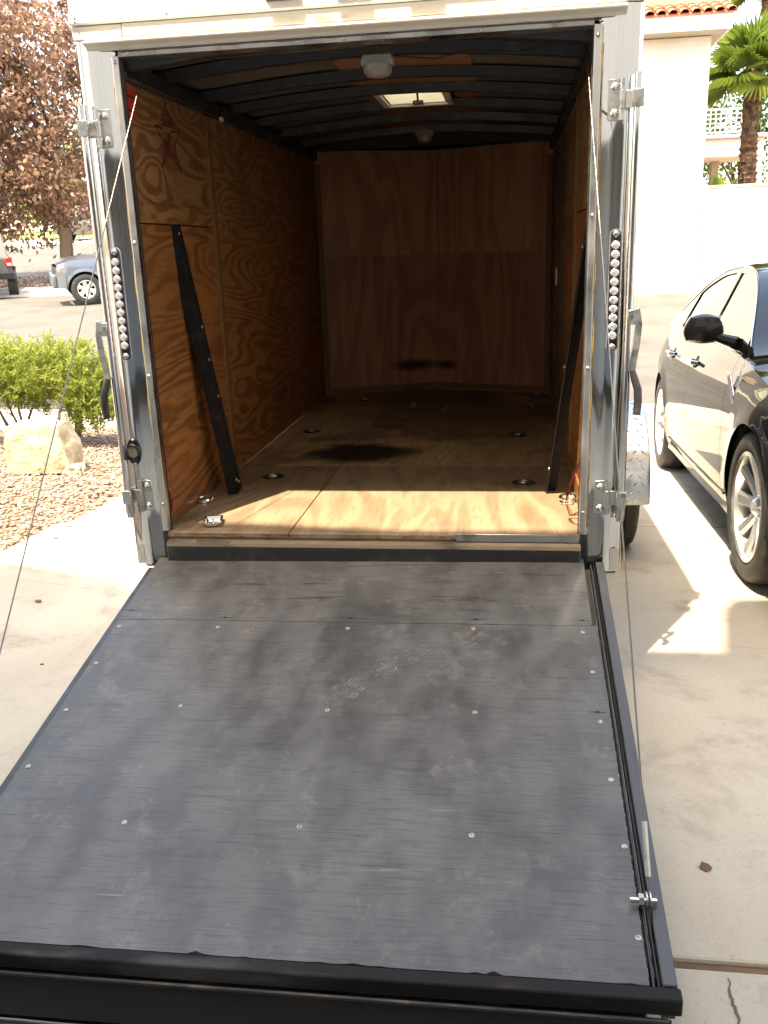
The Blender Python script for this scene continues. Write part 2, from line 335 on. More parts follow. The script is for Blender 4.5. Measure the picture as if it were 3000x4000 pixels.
carchrome = mat('car_chrome', (.8,.8,.8), .06, 1)
rimm = mat('machined_alloy', (.86,.85,.82), .25, .9)
tyrem = mat('tyre_rubber', (.026,.025,.024), .65, 0, var=[((.06,.055,.048), 16, 4, .45, .75, U)])
interior = mat('dark_upholstery', (.05,.045,.04), .8)
darkv = mat('dark_void', (.004,.004,.004), .9)
redlamp = mat('red_lamp_lens', (.5,.015,.02), .15, 0, coat=1)
whitelamp = mat('white_lamp_lens', (.8,.8,.78), .1, .3, coat=1)
orangel = mat('orange_lamp_lens', (.75,.2,.04), .2, 0, coat=1)
greyplastic = mat('grey_bumper_plastic', (.11,.12,.135), .5)
tread_al = mat('diamond_plate_aluminium', (.68,.68,.66), .22, 1, rvar=(15, .15, .35))

# ------------------------------------------------------------------ terrain
PY = [-40,-8,-3,-1.5,0,1.06,4.06,6.5,8,12,19.5,22.4,29,60,100,400]
PZ = [-.5,-.5,-.505,-.512,-.53,-.56,-.735,-.87,-.93,-.80,-.20,-.08,.35,2.75,5.2,22]
def gz(y): return float(np.interp(y, PY, PZ))
def ys_between(a, b): return sorted(set([a, b] + [p for p in PY if a < p < b]))
def sheet(mb, x0, x1, y0, y1, dz, nx=1):
    us = list(np.linspace(0, 1, nx+1)); f0 = x0 if callable(x0) else (lambda y: x0); f1 = x1 if callable(x1) else (lambda y: x1)
    return mb.grid(lambda y, t: (f0(y)*(1-t)+f1(y)*t, y, gz(y)+dz), ys_between(y0, y1), us)
def slab(mb, x0, x1, y0, y1, dz, th=.1):
    ys = ys_between(y0, y1); vs = []; fs = []
    for y in ys: vs += [(x0, y, gz(y)+dz), (x1, y, gz(y)+dz), (x1, y, gz(y)+dz-th), (x0, y, gz(y)+dz-th)]
    n = len(ys)
    for i in range(n-1):
        a, b = i*4, i*4+4
        for j in range(4): fs.append((a+j, a+(j+1)%4, b+(j+1)%4, b+j))
    fs += [(0,1,2,3), tuple(range((n-1)*4+3, (n-1)*4-1, -1))]
    return mb.add(vs, fs)
kind(part('ground', sheet(MB(), -400, 400, -40, 400, -.03), dirt, smooth=0), 'structure')
gx = lambda y: -2.36 + .08*y if y < 2.7 else -2.145 + (y-2.7)*-.02
drive = kind(part('driveway', sheet(MB(), gx, 3.6, -12, 7.75, -.012), jointm, smooth=0), 'structure')
JX = -.62
for (x0, x1, y0, y1) in [(-2.28,3.55,-1.325,2.05), (-2.28,3.55,-5.2,-1.350), (-2.22,3.55,2.06,5.0), (-2.2,3.55,5.012,7.7)]:
    o = part('concrete_slab', slab(MB(), x0, x1, y0, y1, 0.0), conc, drive, bevel=.008, seg=2, smooth=0)
# hairline cracks as real recessed slivers
def crack(pts, w, dz=.0012):
    mb = MB(); n = len(pts); vs = []
    for i, (x, y) in enumerate(pts):
        ww = w*(.35+.65*math.sin(math.pi*(i+.5)/n)); vs += [(x-ww, y-ww*.4, gz(y)+dz), (x+ww, y+ww*.4, gz(y)+dz)]
    mb.add(vs, [(2*i, 2*i+1, 2*i+3, 2*i+2) for i in range(n-1)]); return mb
def wander(a, b, n, j):
    return [(a[0]+(b[0]-a[0])*t+random.uniform(-j, j), a[1]+(b[1]-a[1])*t+random.uniform(-j, j)) for t in np.linspace(0, 1, n)]
crackm = mat('crack_dirt', (.12,.085,.06), .95)
for a, b, w in [((.94,-1.37),(.93,-1.52),.0035), ((.93,-1.52),(.955,-1.75),.0015), ((1.15,.15),(.9,.05),.0013), ((1.0,.35),(1.9,.2),.0012), ((-2.1,.95),(-1.3,.75),.0012), ((-1.9,-.6),(-1.2,-.75),.001)]:
    part('crack', crack(wander(a, b, 16, .004), w), crackm, drive, smooth=0)
kind(part('road', sheet(MB(), -120, 60, 8.0, 22.4, -.012, 2), asphalt, smooth=0), 'structure')
sw = kind(part('sidewalk', sheet(MB(), -60, 40, 6.35, 8.02, -.016), conc2, smooth=0), 'structure')
for i in range(22):
    x0 = -32+1.5*i
    part('paving_slab', slab(MB(), x0, x0+1.49, 6.4, 7.55, 0.004), conc2, sw, bevel=.006, smooth=0)
    part('kerb_stone', slab(MB(), x0, x0+1.49, 7.56, 7.99, -.004), conc2, sw, bevel=.006, smooth=0)
apron = kind(part('pavement', sheet(MB(), -120, 2.5, 22.4, 25.4, -.004, 2), conc2, smooth=0), 'structure')
for i in range(16):
    part('kerb_stone', slab(MB(), -40+2.4*i, -40+2.4*i+2.38, 22.42, 22.72, .06, .12), conc2, apron, bevel=.02, smooth=0)
kind(part('far_road', sheet(MB(), -120, 2.5, 29.2, 47, .01, 2), asphalt, smooth=0), 'structure')
fk = kind(part('far_pavement', sheet(MB(), -120, 2.5, 47, 52, .02, 2), conc2, smooth=0), 'structure')
kind(part('lawn', sheet(MB(), -160, 2.5, 52, 66, .03, 2), lawnm, smooth=0), 'structure')
kind(part('far_terrain', sheet(MB(), -160, 2.5, 66, 120, .04, 2), conc2, smooth=0), 'structure')

# gravel bed : real stones
ico_v = []; t_ = (1+5**.5)/2
for a, b in ((-1,t_),(1,t_),(-1,-t_),(1,-t_)): ico_v.append((a,b,0))
for a, b in ((-1,t_),(1,t_),(-1,-t_),(1,-t_)): ico_v.append((0,a,b))
for a, b in ((t_,-1),(t_,1),(-t_,-1),(-t_,1)): ico_v.append((a,0,b))
ico_v = np.array(ico_v)/math.sqrt(1+t_*t_)
ico_f = np.array([(0,11,5),(0,5,1),(0,1,7),(0,7,10),(0,10,11),(1,5,9),(5,11,4),(11,10,2),(10,7,6),(7,1,8),(3,9,4),(3,4,2),(3,2,6),(3,6,8),(3,8,9),(4,9,5),(2,4,11),(6,2,10),(8,6,7),(9,8,1)])
def stones(name, P, sizes, m_, label, flat=.6):
    n = len(P); q = rng.normal(size=(n,3,3)); Q = np.linalg.qr(q)[0]
    v = ico_v[None]*rng.uniform(.72, 1.2, (n,12,1))*np.stack([rng.uniform(.8,1.4,n), rng.uniform(.7,1.1,n), rng.uniform(.5,.9,n)], -1)[:,None,:]
    v = np.einsum('nij,nkj->nki', Q, v); v[:,:,2] *= flat
    v = v*sizes[:,None,None] + P[:,None,:]
    f = (ico_f[None] + 12*np.arange(n)[:,None,None]).reshape(-1,3)
    me = bpy.data.meshes.new(name); me.vertices.add(n*12); me.vertices.foreach_set('co', v.reshape(-1)); me.loops.add(len(f)*3); me.loops.foreach_set('vertex_index', f.reshape(-1))
    me.polygons.add(len(f)); me.polygons.foreach_set('loop_start', np.arange(0, len(f)*3, 3)); me.update(calc_edges=True)
    a = me.attributes.new('tone', 'FLOAT', 'POINT'); a.data.foreach_set('value', np.repeat(rng.random(n), 12))
    me.materials.append(m_); o = bpy.data.objects.new(name, me); COL.objects.link(o); o['label'] = label; o['category'] = 'gravel'; o['kind'] = 'stuff'; return o
N = 21000; yy = rng.uniform(-.6, 6.35, N); xx = np.array([gx(y) for y in yy]) - .02 - rng.power(1.0, N)*3.6
keep = (xx > -2.2-.62*(yy+3)-1.0); xx, yy = xx[keep], yy[keep]; zz = np.interp(yy, PY, PZ)
stones('gravel', np.stack([xx, yy, zz-.012+rng.uniform(0,.012,len(xx))], -1), rng.power(.7,len(xx))*.016+.009, stonem, 'crushed reddish tan rock covering the planting bed left of the trailer')
N = 3500; xx = rng.uniform(-26,-6,N); yy = rng.uniform(25.4,29.2,N); zz = np.interp(yy, PY, PZ)
stones('gravel', np.stack([xx, yy, zz], -1), rng.uniform(.05,.12,N), stonem, 'reddish rock on the far verge between the two roads')

# loose pebbles and a dry leaf on the driveway
def pebble(x, y, s, label):
    n = 12; mb = MB(); mb.lathe([(0,-.5),(.7,-.4),(1,0),(.75,.45),(.3,.62),(0,.66)], 10)
    v = [(a*s*(1+.25*math.sin(3*math.atan2(b,a)+x*9)), b*s*.7*(1+.2*math.cos(2*math.atan2(b,a)+y*5)), c*s*.6) for a, b, c in mb.v]
    mb.v = [(p[0]+x, p[1]+y, p[2]+gz(y)+s*.25) for p in v]
    tag(part('pebble', mb, stonem, at=(x, y, gz(y))), label, 'pebble', 'pebbles strayed onto the driveway')
for x, y, s, lb in [(-1.641,.603,.017,'brown pebble alone on the shaded concrete left of the ramp'), (-1.276,-.047,.008,'small dark pebble on concrete closest to the left ramp edge'), (-2.155,1.919,.016,'tan pebble just off the gravel, farther of the pair'), (-2.104,1.649,.017,'tan pebble just off the gravel, nearer of the pair')]:
    pebble(x, y, s, lb)
lf = MB(); lf.add([(.963-.014,-1.026,gz(-1)+.004),(.963,-1.04,gz(-1)+.002),(.98,-1.03,gz(-1)+.007),(.975,-1.012,gz(-1)+.004),(.958,-1.01,gz(-1)+.009)], [(0,1,2,3,4)])
tag(part('dry_leaf', lf, mat('dry_leaf', (.12,.06,.04), .8), at=(.963,-1.026,gz(-1))), 'small dry red brown leaf on concrete right of the ramp', 'leaf')

# ------------------------------------------------------------------ cargo trailer
tr = thing('cargo_trailer', 'enclosed cargo trailer with polished rear posts and its black rear ramp lowered', 'trailer', (0,0,-.12))
P_ = lambda name, mb, mt, parent=None, **k: part(name, mb, mt, tr if parent is None else parent, **k)
HZ = 1.50     # wall top
# outer skin
pewter = mat('pewter_painted_aluminium', (.09,.08,.07), .3)
P_('side_panel', MB().bx(-.862,-.8, .045,3.02, -.16,1.70), pewter, bevel=.01); P_('side_panel', MB().bx(.8,.862, .045,3.02, -.16,1.70), pewter, bevel=.01)
for s in (-1, 1):
    P_('nose_panel', MB().prism([(s*.862,3.02),(0,3.42),(0,3.37),(s*.80,3.0)], T(0,0,-.16), 1.86), pewter)
    P_('frame_rail', MB().bx(min(s*.62,s*.68), max(s*.62,s*.68), .05,3.2, -.17,-.05), blacks)
P_('axle', MB().tube([(-.95,1.72,-.29),(.95,1.72,-.29)], .03, 12), blacks)
P_('tongue', MB().tube([(-.6,3.0,-.13),(0,4.4,-.13)], .04, 6).tube([(.6,3.0,-.13),(0,4.4,-.13)], .04, 6).tube([(0,4.2,-.13),(0,4.2,-.74)], .03, 8), blacks)
roofz = lambda x: 1.70 + .07*math.cos(min(1, abs(x)/.862)*math.pi/2)
xs = list(np.linspace(-.862,.862,17))
VY0, VY1, VX0, VX1 = 1.25, 1.62, -.085, .195       # roof vent hole
def roofgrid(mb, x0, x1, y0, y1, f):
    return mb.grid(lambda y, x: (x, y, f(x)), [y0, y1], list(np.linspace(x0, x1, max(2, int((x1-x0)/.1)+1))))
def holed(mb, f, y0, y1, xw):
    roofgrid(mb, -xw, xw, y0, VY0, f); roofgrid(mb, -xw, xw, VY1, y1, f); roofgrid(mb, -xw, VX0, VY0, VY1, f); roofgrid(mb, VX1, xw, VY0, VY1, f); return mb
P_('roof', holed(MB(), roofz, .02, 3.4, .862), whitep)
ceilz = lambda x: 1.575 + .055*math.cos(min(1, abs(x)/.8)*math.pi/2)
P_('ceiling_skin', holed(MB(), ceilz, .02, 3.38, .80), ceil_metal)
for (y0, y1) in [(.03,.39),(.43,.83),(.87,1.20),(1.65,2.1),(2.15,2.6)]:
    mb = MB(); roofgrid(mb, -.17, .34, y0, y1, lambda x: ceilz(x)-.006); P_('ceiling_board', mb, ceil_ply)
mb = MB(); roofgrid(mb, -.17, -.10, 1.22, 1.62, lambda x: ceilz(x)-.006); P_('ceiling_board', mb, ceil_ply)
mb = MB(); roofgrid(mb, .23, .34, 1.22, 1.62, lambda x: ceilz(x)-.006); P_('ceiling_board', mb, ceil_ply)
for yb in (.05,.41,.85,1.215,1.655,2.12,2.62,2.98):
    mb = MB(); q = list(np.linspace(-.775,.775,17)); w = .028 if yb > .1 else .035
    for sgn in (0,):
        vs = []; fs = []
        for x in q:
            zt = ceilz(x)-.008; zb = zt-(.036 if yb > .1 else .06); vs += [(x,yb-w,zt),(x,yb+w,zt),(x,yb+w*.6,zb),(x,yb-w*.6,zb)]
        for i in range(len(q)-1):
            for j in range(4): fs.append((4*i+j, 4*i+(j+1)%4, 4*i+4+(j+1)%4, 4*i+4+j))
        mb.add(vs, fs)
    P_('roof_bow', mb, blacks)
for s in (-1, 1):
    P_('wall_cap', MB().bx(min(s*.775,s*.722), max(s*.775,s*.722), .03, 3.0, HZ-.005, HZ+.052), blacks, bevel=.006)
# front V wall
for s in (-1, 1):
    def V_(a, b, z0, z1, th, m_, nm):
        p0 = Vector((s*.748, 2.985, 0)); p1 = Vector((0, 3.287, 0)); d = p1-p0; nrm = Vector((-d.y, d.x, 0)).normalized()
        if nrm.y > 0: nrm = -nrm
        A = p0+d*a; B = p0+d*b; mb = MB(); vs = []
        for z in (z0, z1): vs += [A+Vector((0,0,z)), B+Vector((0,0,z)), B-nrm*.02+Vector((0,0,z)), A-nrm*.02+Vector((0,0,z))]
        vs = [q+nrm*th for q in vs]
        mb.add(vs, [(0,1,2,3),(4,7,6,5),(0,4,5,1),(1,5,6,2),(2,6,7,3),(3,7,4,0)]); return P_(nm, mb, m_, smooth=0)
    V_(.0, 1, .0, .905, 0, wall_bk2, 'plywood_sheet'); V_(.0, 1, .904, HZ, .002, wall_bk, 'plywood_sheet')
    V_(.02, .99, .002, .045, .012, woodstrip, 'skirting_board')
    V_(.0, .045, .046, HZ-.03, .010, woodstrip, 'corner_strip')
    V_(.0, 1, HZ-.03, HZ+.05, .011, wall_bk, 'top_board')
P_('front_cap', MB().bx(-.775,.775, 2.93,2.975, HZ+.045,1.62), blacks)
# left wall boards
def wallbox(s, y0, y1, z0, z1, proud, m_, nm, bv=.002):
    x0, x1 = s*(.748-proud), s*.79; return P_(nm, MB().bx(min(x0,x1), max(x0,x1), y0, y1, z0, z1), m_, bevel=bv, smooth=0)
for s in (-1, 1):
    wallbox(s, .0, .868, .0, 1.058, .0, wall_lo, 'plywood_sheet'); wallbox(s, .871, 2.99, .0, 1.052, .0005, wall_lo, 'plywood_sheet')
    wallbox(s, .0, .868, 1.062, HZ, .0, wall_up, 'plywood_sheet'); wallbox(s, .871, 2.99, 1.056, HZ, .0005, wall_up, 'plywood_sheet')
    wallbox(s, .04, .845, 1.062, 1.128, .006, wall_up, 'horizontal_batten'); wallbox(s, .893, 2.97, 1.052, 1.118, .006, wall_up, 'horizontal_batten')
    wallbox(s, .847, .891, .09, HZ-.01, .012, woodstrip, 'vertical_batten')
    wallbox(s, .02, 2.96, .0, .085, .005, wall_lo, 'skirting_board')
for (y, z) in [(.30,.16),(.52,.34),(.16,.30),(.62,.88),(.2,.95),(.5,.62)]:
    mb = MB(); disc(mb, (-.747,y,z), (1,0,0), .004, .002, 8); P_('screw', mb, zinc)
P_('side_door_edge', MB().bx(.7365,.7475, 2.38,2.40, .09,1.45), blackr); P_('side_door_edge', MB().bx(.7365,.7475, 1.75,1.765, .09,1.45), blackr)
P_('side_door_latch', MB().bx(.735,.748, 2.25,2.275, .72,.82), zinc, bevel=.003)
# floor
def fl(x0, x1, y0, y1, m_, z=0): return P_('floor_sheet', MB().bx(x0, x1, y0, y1, z-.02, z), m_, bevel=.0025, smooth=0)
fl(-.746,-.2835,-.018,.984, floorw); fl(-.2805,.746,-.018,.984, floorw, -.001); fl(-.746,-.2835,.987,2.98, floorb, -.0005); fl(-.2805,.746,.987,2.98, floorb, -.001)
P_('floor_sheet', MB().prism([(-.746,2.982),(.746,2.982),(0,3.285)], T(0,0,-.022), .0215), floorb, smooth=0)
mb = MB()
for i in range(14):
    x = random.uniform(-.72,.28); w = random.uniform(.006,.03); zz_ = random.uniform(-.018,-.006); mb.bx(x, x+w, -.0195,-.0165, zz_, zz_+random.uniform(.001,.004))
P_('plywood_splinters', mb, ply_edge)
P_('floor_edge', MB().bx(-.726,.726, -.0172,-.010, -.032,-.0215), ply_edge)
P_('edge_trim', MB().prism([(.31,-.024),(.722,-.024),(.722,.003),(.30,.003),(.296,-.004)], basis((0,-.0185,0),(1,0,0),(0,0,1),(0,-1,0)), .003), alu, bevel=.0008)
P_('sill_board', MB().prism([(-.04,-.032),(-.046,-.0465),(.01,-.0465),(.01,-.031),(-.02,-.0275)], basis((-.728,0,0),(0,1,0),(0,0,1),(1,0,0)), 1.456), tanwood, bevel=.002)
P_('hinge_bar', MB().bx(-.728,.728, -.044,-.012, -.13,-.0468), blacks, bevel=.004)
for s in (-1, 1): P_('rear_crossmember', MB().bx(min(s*.728,s*.745), max(s*.728,s*.745), -.020,.03, -.125,.0), blacks)
# rear posts : folded polished sheet
for s in (-1, 1):
    prof = [(.748,.008),(.735,-.004),(.745,-.012),(.776,-.014),(.781,-.019),(.826,-.020),(.832,-.0145),(.848,-.013),(.858,-.008),(.8635,.004),(.8640,.06),(.80,.06)]
    mb = MB(); zs = np.linspace(-.125, 1.60, 24)
    mb.grid(lambda z, i: (s*prof[int(i)][0], prof[int(i)][1], z), list(zs), list(range(len(prof))))
    P_('rear_post', mb, chrome, smooth=50)
    # jamb trim
    P_('jamb_trim', MB().prism([(s*.7215,.004),(s*.7215,-.021),(s*.724,-.0235),(s*.742,-.0235),(s*.7445,-.021),(s*.7445,-.010),(s*.7245,-.010),(s*.7245,.004)], T(0,0,.005), 1.545), alu, bevel=.0015, smooth=0)
    P_('jamb_seal', MB().bx(min(s*.7185,s*.7212), max(s*.7185,s*.7212), .0045,.010, .0,1.545), blackr)
    mb = MB(); pz = np.linspace(.03, 1.5, 40)
    mb.tube([(s*(.7462+.0012*math.sin(z*31)), -.0145, z) for z in pz], [.0016+.0016*abs(math.sin(z*11+s))*random.random() for z in pz], 6)
    P_('sealant_bead', mb, sealyel)
    for z in ([1.533,.996,.560,.105] if s < 0 else [1.520,1.026,.564,.083]):
        mb = MB(); disc(mb, (s*.733,-.0235,z), (0,-1,0), .0065, .002, 12, .003); P_('rivet', mb, zinc)
    # hinge sets
    for zc, nm in ((1.345,'u'), (.137,'l')):
        hg = P_('bar_hinge', MB().prism([(s*.7665,zc-.052),(s*.7665,zc+.052),(s*.7705,zc+.056),(s*.802,zc+.056),(s*.802,zc-.056),(s*.7705,zc-.056)], basis((0,-.0205,0),(1,0,0),(0,0,1),(0,-1,0)), .004), zinc, bevel=.001)
        part('knuckle', MB().tube([(s*.808,-.031,zc-.056),(s*.808,-.031,zc-.026)], .0095, 12), zinc, hg); part('knuckle', MB().tube([(s*.808,-.031,zc+.026),(s*.808,-.031,zc+.056)], .0095, 12), zinc, hg)
        mb = MB().tube([(s*.808,-.031,zc-.025),(s*.808,-.031,zc+.025)], .0102, 12); mb.bx(min(s*.810,s*.838), max(s*.810,s*.838), -.034,-.030, zc-.024, zc+.024)
        part('swing_leaf', mb, zinc, hg, bevel=.0008)
        part('saddle', MB().bx(min(s*.834,s*.8665), max(s*.834,s*.8665), -.056,-.050, zc-.024,zc+.024).bx(min(s*.8625,s*.867), max(s*.8625,s*.867), -.052,-.018, zc-.022,zc+.022), zinc, hg, bevel=.0015)
        for dz in (-.036,.036):
            mb = MB(); disc(mb, (s*.786,-.0245,zc+dz), (0,-1,0), .0115, .002, 14, .006); disc(mb, (s*.786,-.0325,zc+dz), (0,-1,0), .004, .001, 8); part('carriage_bolt', mb, carchrome, hg)
    # lock bar
    lb = P_('lock_bar', MB().tube([(s*.852,-.036,1.415),(s*.852,-.036,.060)], .0125, 16), chrome)
    part('bar_sleeve', MB().tube([(s*.852,-.036,.118),(s*.852,-.036,.078)], .0148, 16), zinc, lb)
    part('handle_clevis', MB().bx(min(s*.846,s*.868), max(s*.846,s*.868), -.061,-.047, .700,.745).bx(min(s*.872,s*.884), max(s*.872,s*.884), -.058,-.046, .715,.752), zinc, lb, bevel=.002)
    mb = MB(); disc(mb, (s*.857,-.061,.728), (0,-1,0), .006, .003, 10); part('pivot_rivet', mb, carchrome, lb)
    pth = [(s*.872,.745),(s*.880,.70),(s*.876,.64),(s*.868,.58),(s*.866,.555)]; mb = MB()
    for i in range(len(pth)-1):
        (x0, z0), (x1, z1) = pth[i], pth[i+1]; h = .0105
        mb.add([(x0-h,-.060,z0),(x0+h,-.060,z0),(x1+h,-.060,z1),(x1-h,-.060,z1),(x0-h,-.053,z0),(x0+h,-.053,z0),(x1+h,-.053,z1),(x1-h,-.053,z1)], [(0,1,2,3),(7,6,5,4),(0,3,7,4),(1,5,6,2),(0,4,5,1),(3,2,6,7)])
    part('handle', mb, zinc, lb)
    gp = [(s*.867,-.0565,.560),(s*.876,-.058,.530),(s*.886,-.060,.500),(s*.888,-.060,.46),(s*.886,-.060,.42)]
    part('handle_grip', MB().tube(gp, [.0095,.012,.0128,.0128,.0115], 10), blackr, lb)
    # led strip
    led = P_('led_light', MB().prism([(s*.805+.0165*math.cos(a)*(1), (.983-.0165 if math.sin(a) >= 0 else .617+.0165)+.0165*math.sin(a)) for a in np.linspace(0, 2*math.pi, 24, endpoint=False)], basis((0,-.0195,0),(1,0,0),(0,0,1),(0,-1,0)), .008), ledbase, bevel=.002)
    mb0 = None
    for i in range(11):
        z = .937-(.937-.665)*i/10; mb = MB(); mb.lathe([(0,.0082),(.004,.0075),(.0045,.0085),(.0085,.0075),(.009,.0084),(.0125,.0055),(.0136,.002),(.0138,0)], 18, ax((0,-1,0), (s*.805,-.0272,z)))
        part('led_lens', mb, lensm, led, smooth=20)
    for z in (.970,.630):
        mb = MB(); disc(mb, (s*.805,-.0275,z), (0,-1,0), .0105, .003, 14, .004); disc(mb, (s*.805,-.034,z), (0,-1,0), .0045, .001, 8); part('mounting_bolt', mb, zinc, led)
    mb = MB().prism([(s*.805+.019*math.cos(a), (.983-.0165 if math.sin(a) >= 0 else .617+.0165)+.019*math.sin(a)) for a in np.linspace(0, 2*math.pi, 24, endpoint=False)], basis((0,-.0192,0),(1,0,0),(0,0,1),(0,-1,0)), .003)
    part('led_rim', mb, lensm, led)
# left post fittings
cn = P_('power_inlet', MB().prism([(-.818+.026*math.cos(a)*(1.0), .297+.050*math.sin(a)*(1 if abs(math.sin(a)) < .8 else .95)) for a in np.linspace(0,2*math.pi,28,endpoint=False)], basis((0,-.0195,0),(1,0,0),(0,0,1),(0,-1,0)), .007), blackp, bevel=.002)
part('inlet_ring', MB().lathe([(.030,0),(.031,.012),(.027,.016),(.022,.016),(.022,.004)], 24, ax((0,-1,0), (-.820,-.026,.297))), blackp, cn)
part('inlet_face', MB().lathe([(0,.004),(.021,.004),(.021,.0)], 20, ax((0,-1,0), (-.820,-.026,.297))), plug_w, cn)
part('inlet_cap', MB().lathe([(0,.014),(.024,.012),(.029,.006),(.029,0)], 22, ax((-.75,-.6,0), (-.842,-.034,.297))), blackr, cn)
for z in (.338,.254):
    mb = MB(); disc(mb, (-.817,-.0265,z), (0,-1,0), .006, .002, 10, .003); part('inlet_screw', mb, zinc, cn)
mb = MB(); mb.grid(lambda u, v: (-.848+.024*u, -.0215-.0012*math.sin(9*u)*math.sin(13*v), -.116+.068*v), list(np.linspace(0,1,7)), list(np.linspace(0,1,13)))
P_('silver_sticker', mb, mat('crinkled_silver_tape', (.62,.60,.57), .5, .35, bmp=[(40,4,.6,.004,U)]))
mb = MB(); mb.grid(lambda u, v: (.826+.026*u, -.0215, -.118+.075*v), [0,1], [0,1]); P_('silver_sticker', mb, mat('dull_silver_tape', (.58,.56,.52), .5, .4))
# header
hd = P_('header', MB().grid(lambda x, i: (x, [(.03),(-.004),(-.020),(-.0215),(-.012),(-.014),(-.030),(-.046),(-.0475),(-.020),(-.0185)][int(i)], [1.545,1.545,1.548,1.560,1.566,1.572,1.584,1.586,1.590,1.592,1.637][int(i)]), list(np.linspace(-.722,.722,12)), list(range(11))), alu, smooth=40)
part('drip_edge', MB().prism([(-.018,1.566),(-.024,1.577),(-.048,1.584),(-.0495,1.589),(-.040,1.592),(-.016,1.602)], basis((-.823,0,0),(0,1,0),(0,0,1),(1,0,0)), 1.635), cream, hd, bevel=.001)
part('fascia_panel', MB().bx(-.700,.862, -.022,.03, 1.6025,1.641), cream, hd, bevel=.003); part('fascia_panel', MB().bx(-.864,-.7025, -.0205,.03, 1.6005,1.640), cream, hd, bevel=.003)
part('top_rail', MB().prism([(.03,1.642),(-.026,1.6425),(-.030,1.647),(-.030,1.674),(-.024,1.679),(-.021,1.680),(-.019,1.73),(.02,1.775),(.03,1.775)], basis((-.866,0,0),(0,1,0),(0,0,1),(1,0,0)), 1.732), whitep, hd, bevel=.001)
mb = MB(); pz = np.linspace(-.72,.74,60); mb.tube([(x, -.0215, 1.5615+.001*math.sin(x*40)) for x in pz], [.0010+.0022*random.random()*(.4+.6*abs(math.sin(x*7))) for x in pz], 5)
part('sealant_bead', mb, mat('dirty_purple_sealant', (.16,.09,.09), .6), hd)
for x, z in ((-.69,1.556),(-.01,1.556),(.40,1.553),(.70,1.553)):
    mb = MB(); disc(mb, (x,-.0215,z), (0,-1,0), .006, .002, 10, .003); part('header_screw', mb, zinc, hd)
for x, z in ((-.845,1.662),(-.845,1.650),(-.55,1.657),(-.02,1.680),(.3,1.657)):
    mb = MB(); disc(mb, (x,-.030,z), (0,-1,0), .004, .002, 10, .001); part('header_screw', mb, zinc, hd)
for i, x in enumerate((-.185,.022,.232)):
    c_ = part('clearance_light', MB().prism([(-.052,1.667),(.052,1.667),(.055,1.672),(.055,1.712),(-.055,1.712),(-.055,1.672)], basis((x,-.024,0),(1,0,0),(0,0,1),(0,-1,0)), .012), blackp, hd, bevel=.003)
    part('lens', MB().prism([(-.048,1.670),(.048,1.670),(.050,1.675),(.050,1.708),(-.050,1.708),(-.050,1.675)], basis((x,-.0365,0),(1,0,0),(0,0,1),(0,-1,0)), .016), [amber, redlamp, redlamp][i], c_, bevel=.005, seg=2)
# ceiling fittings
dl = P_('dome_light', MB().prism([(-.052,0),(.052,0),(.047,.032),(-.047,.032)], basis((.068,.115,1.505),(1,0,0),(0,0,1),(0,1,0)), .05), dome_w, bevel=.004)
part('dome_lens', MB().lathe([(.046,0),(.047,-.012),(.044,-.024),(.034,-.034),(.012,-.039),(0,-.039)], 20, T(.068,.135,1.507)), mat('frosted_lens', (.34,.31,.26), .25, 0, trans=.4), dl)
dl = P_('dome_light', MB().bx(-.03,.07, 2.30,2.36, 1.535,1.562), dome_w, bevel=.004)
part('dome_lens', MB().lathe([(.044,0),(.044,-.012),(.034,-.03),(.012,-.036),(0,-.036)], 18, T(.02,2.33,1.537)), dome_w, dl)
vf = MB(); b = .024; zc = 1.600
for (x0,x1,y0,y1) in [(VX0-b,VX1+b,VY0-b,VY0+.004),(VX0-b,VX1+b,VY1-.004,VY1+b),(VX0-b,VX0+.004,VY0,VY1),(VX1-.004,VX1+b,VY0,VY1)]: vf.bx(x0,x1,y0,y1, 1.588,1.604)
vn = P_('roof_vent', vf, whitewood, bevel=.003)
gl = MB(); 
for (x0,x1,y0,y1) in [(VX0-.002,VX0+.012,VY0,VY1),(VX1-.012,VX1+.002,VY0,VY1),(VX0,VX1,VY0-.002,VY0+.012),(VX0,VX1,VY1-.012,VY1+.002)]: gl.bx(x0,x1,y0,y1, 1.600,1.80)
part('vent_throat', gl, whitewood, vn)
part('vent_lid', MB().bx(VX0-.01,VX1+.01, VY0-.01,VY1+.01, 1.800,1.806), ventlid, vn)
part('vent_crank', MB().bx(.03,.08, VY1-.03,VY1-.005, 1.592,1.61).tube([(.055,VY1-.02,1.60),(.055,VY1-.10,1.70)], .006, 6).bx(.045,.065, 1.40,1.42, 1.66,1.70), blackp, vn, bevel=.003)
P_('ceiling_wire', MB().tube([(.12,.11,1.525),(.25,.14,1.515),(.36,.12,1.530),(.5,.15,1.520),(.66,.11,1.535)], .003, 6), wireblk)
for y in (.98,): P_('clip', MB().bx(-.722,-.712, y,y+.03, 1.485,1.50), whitewood)
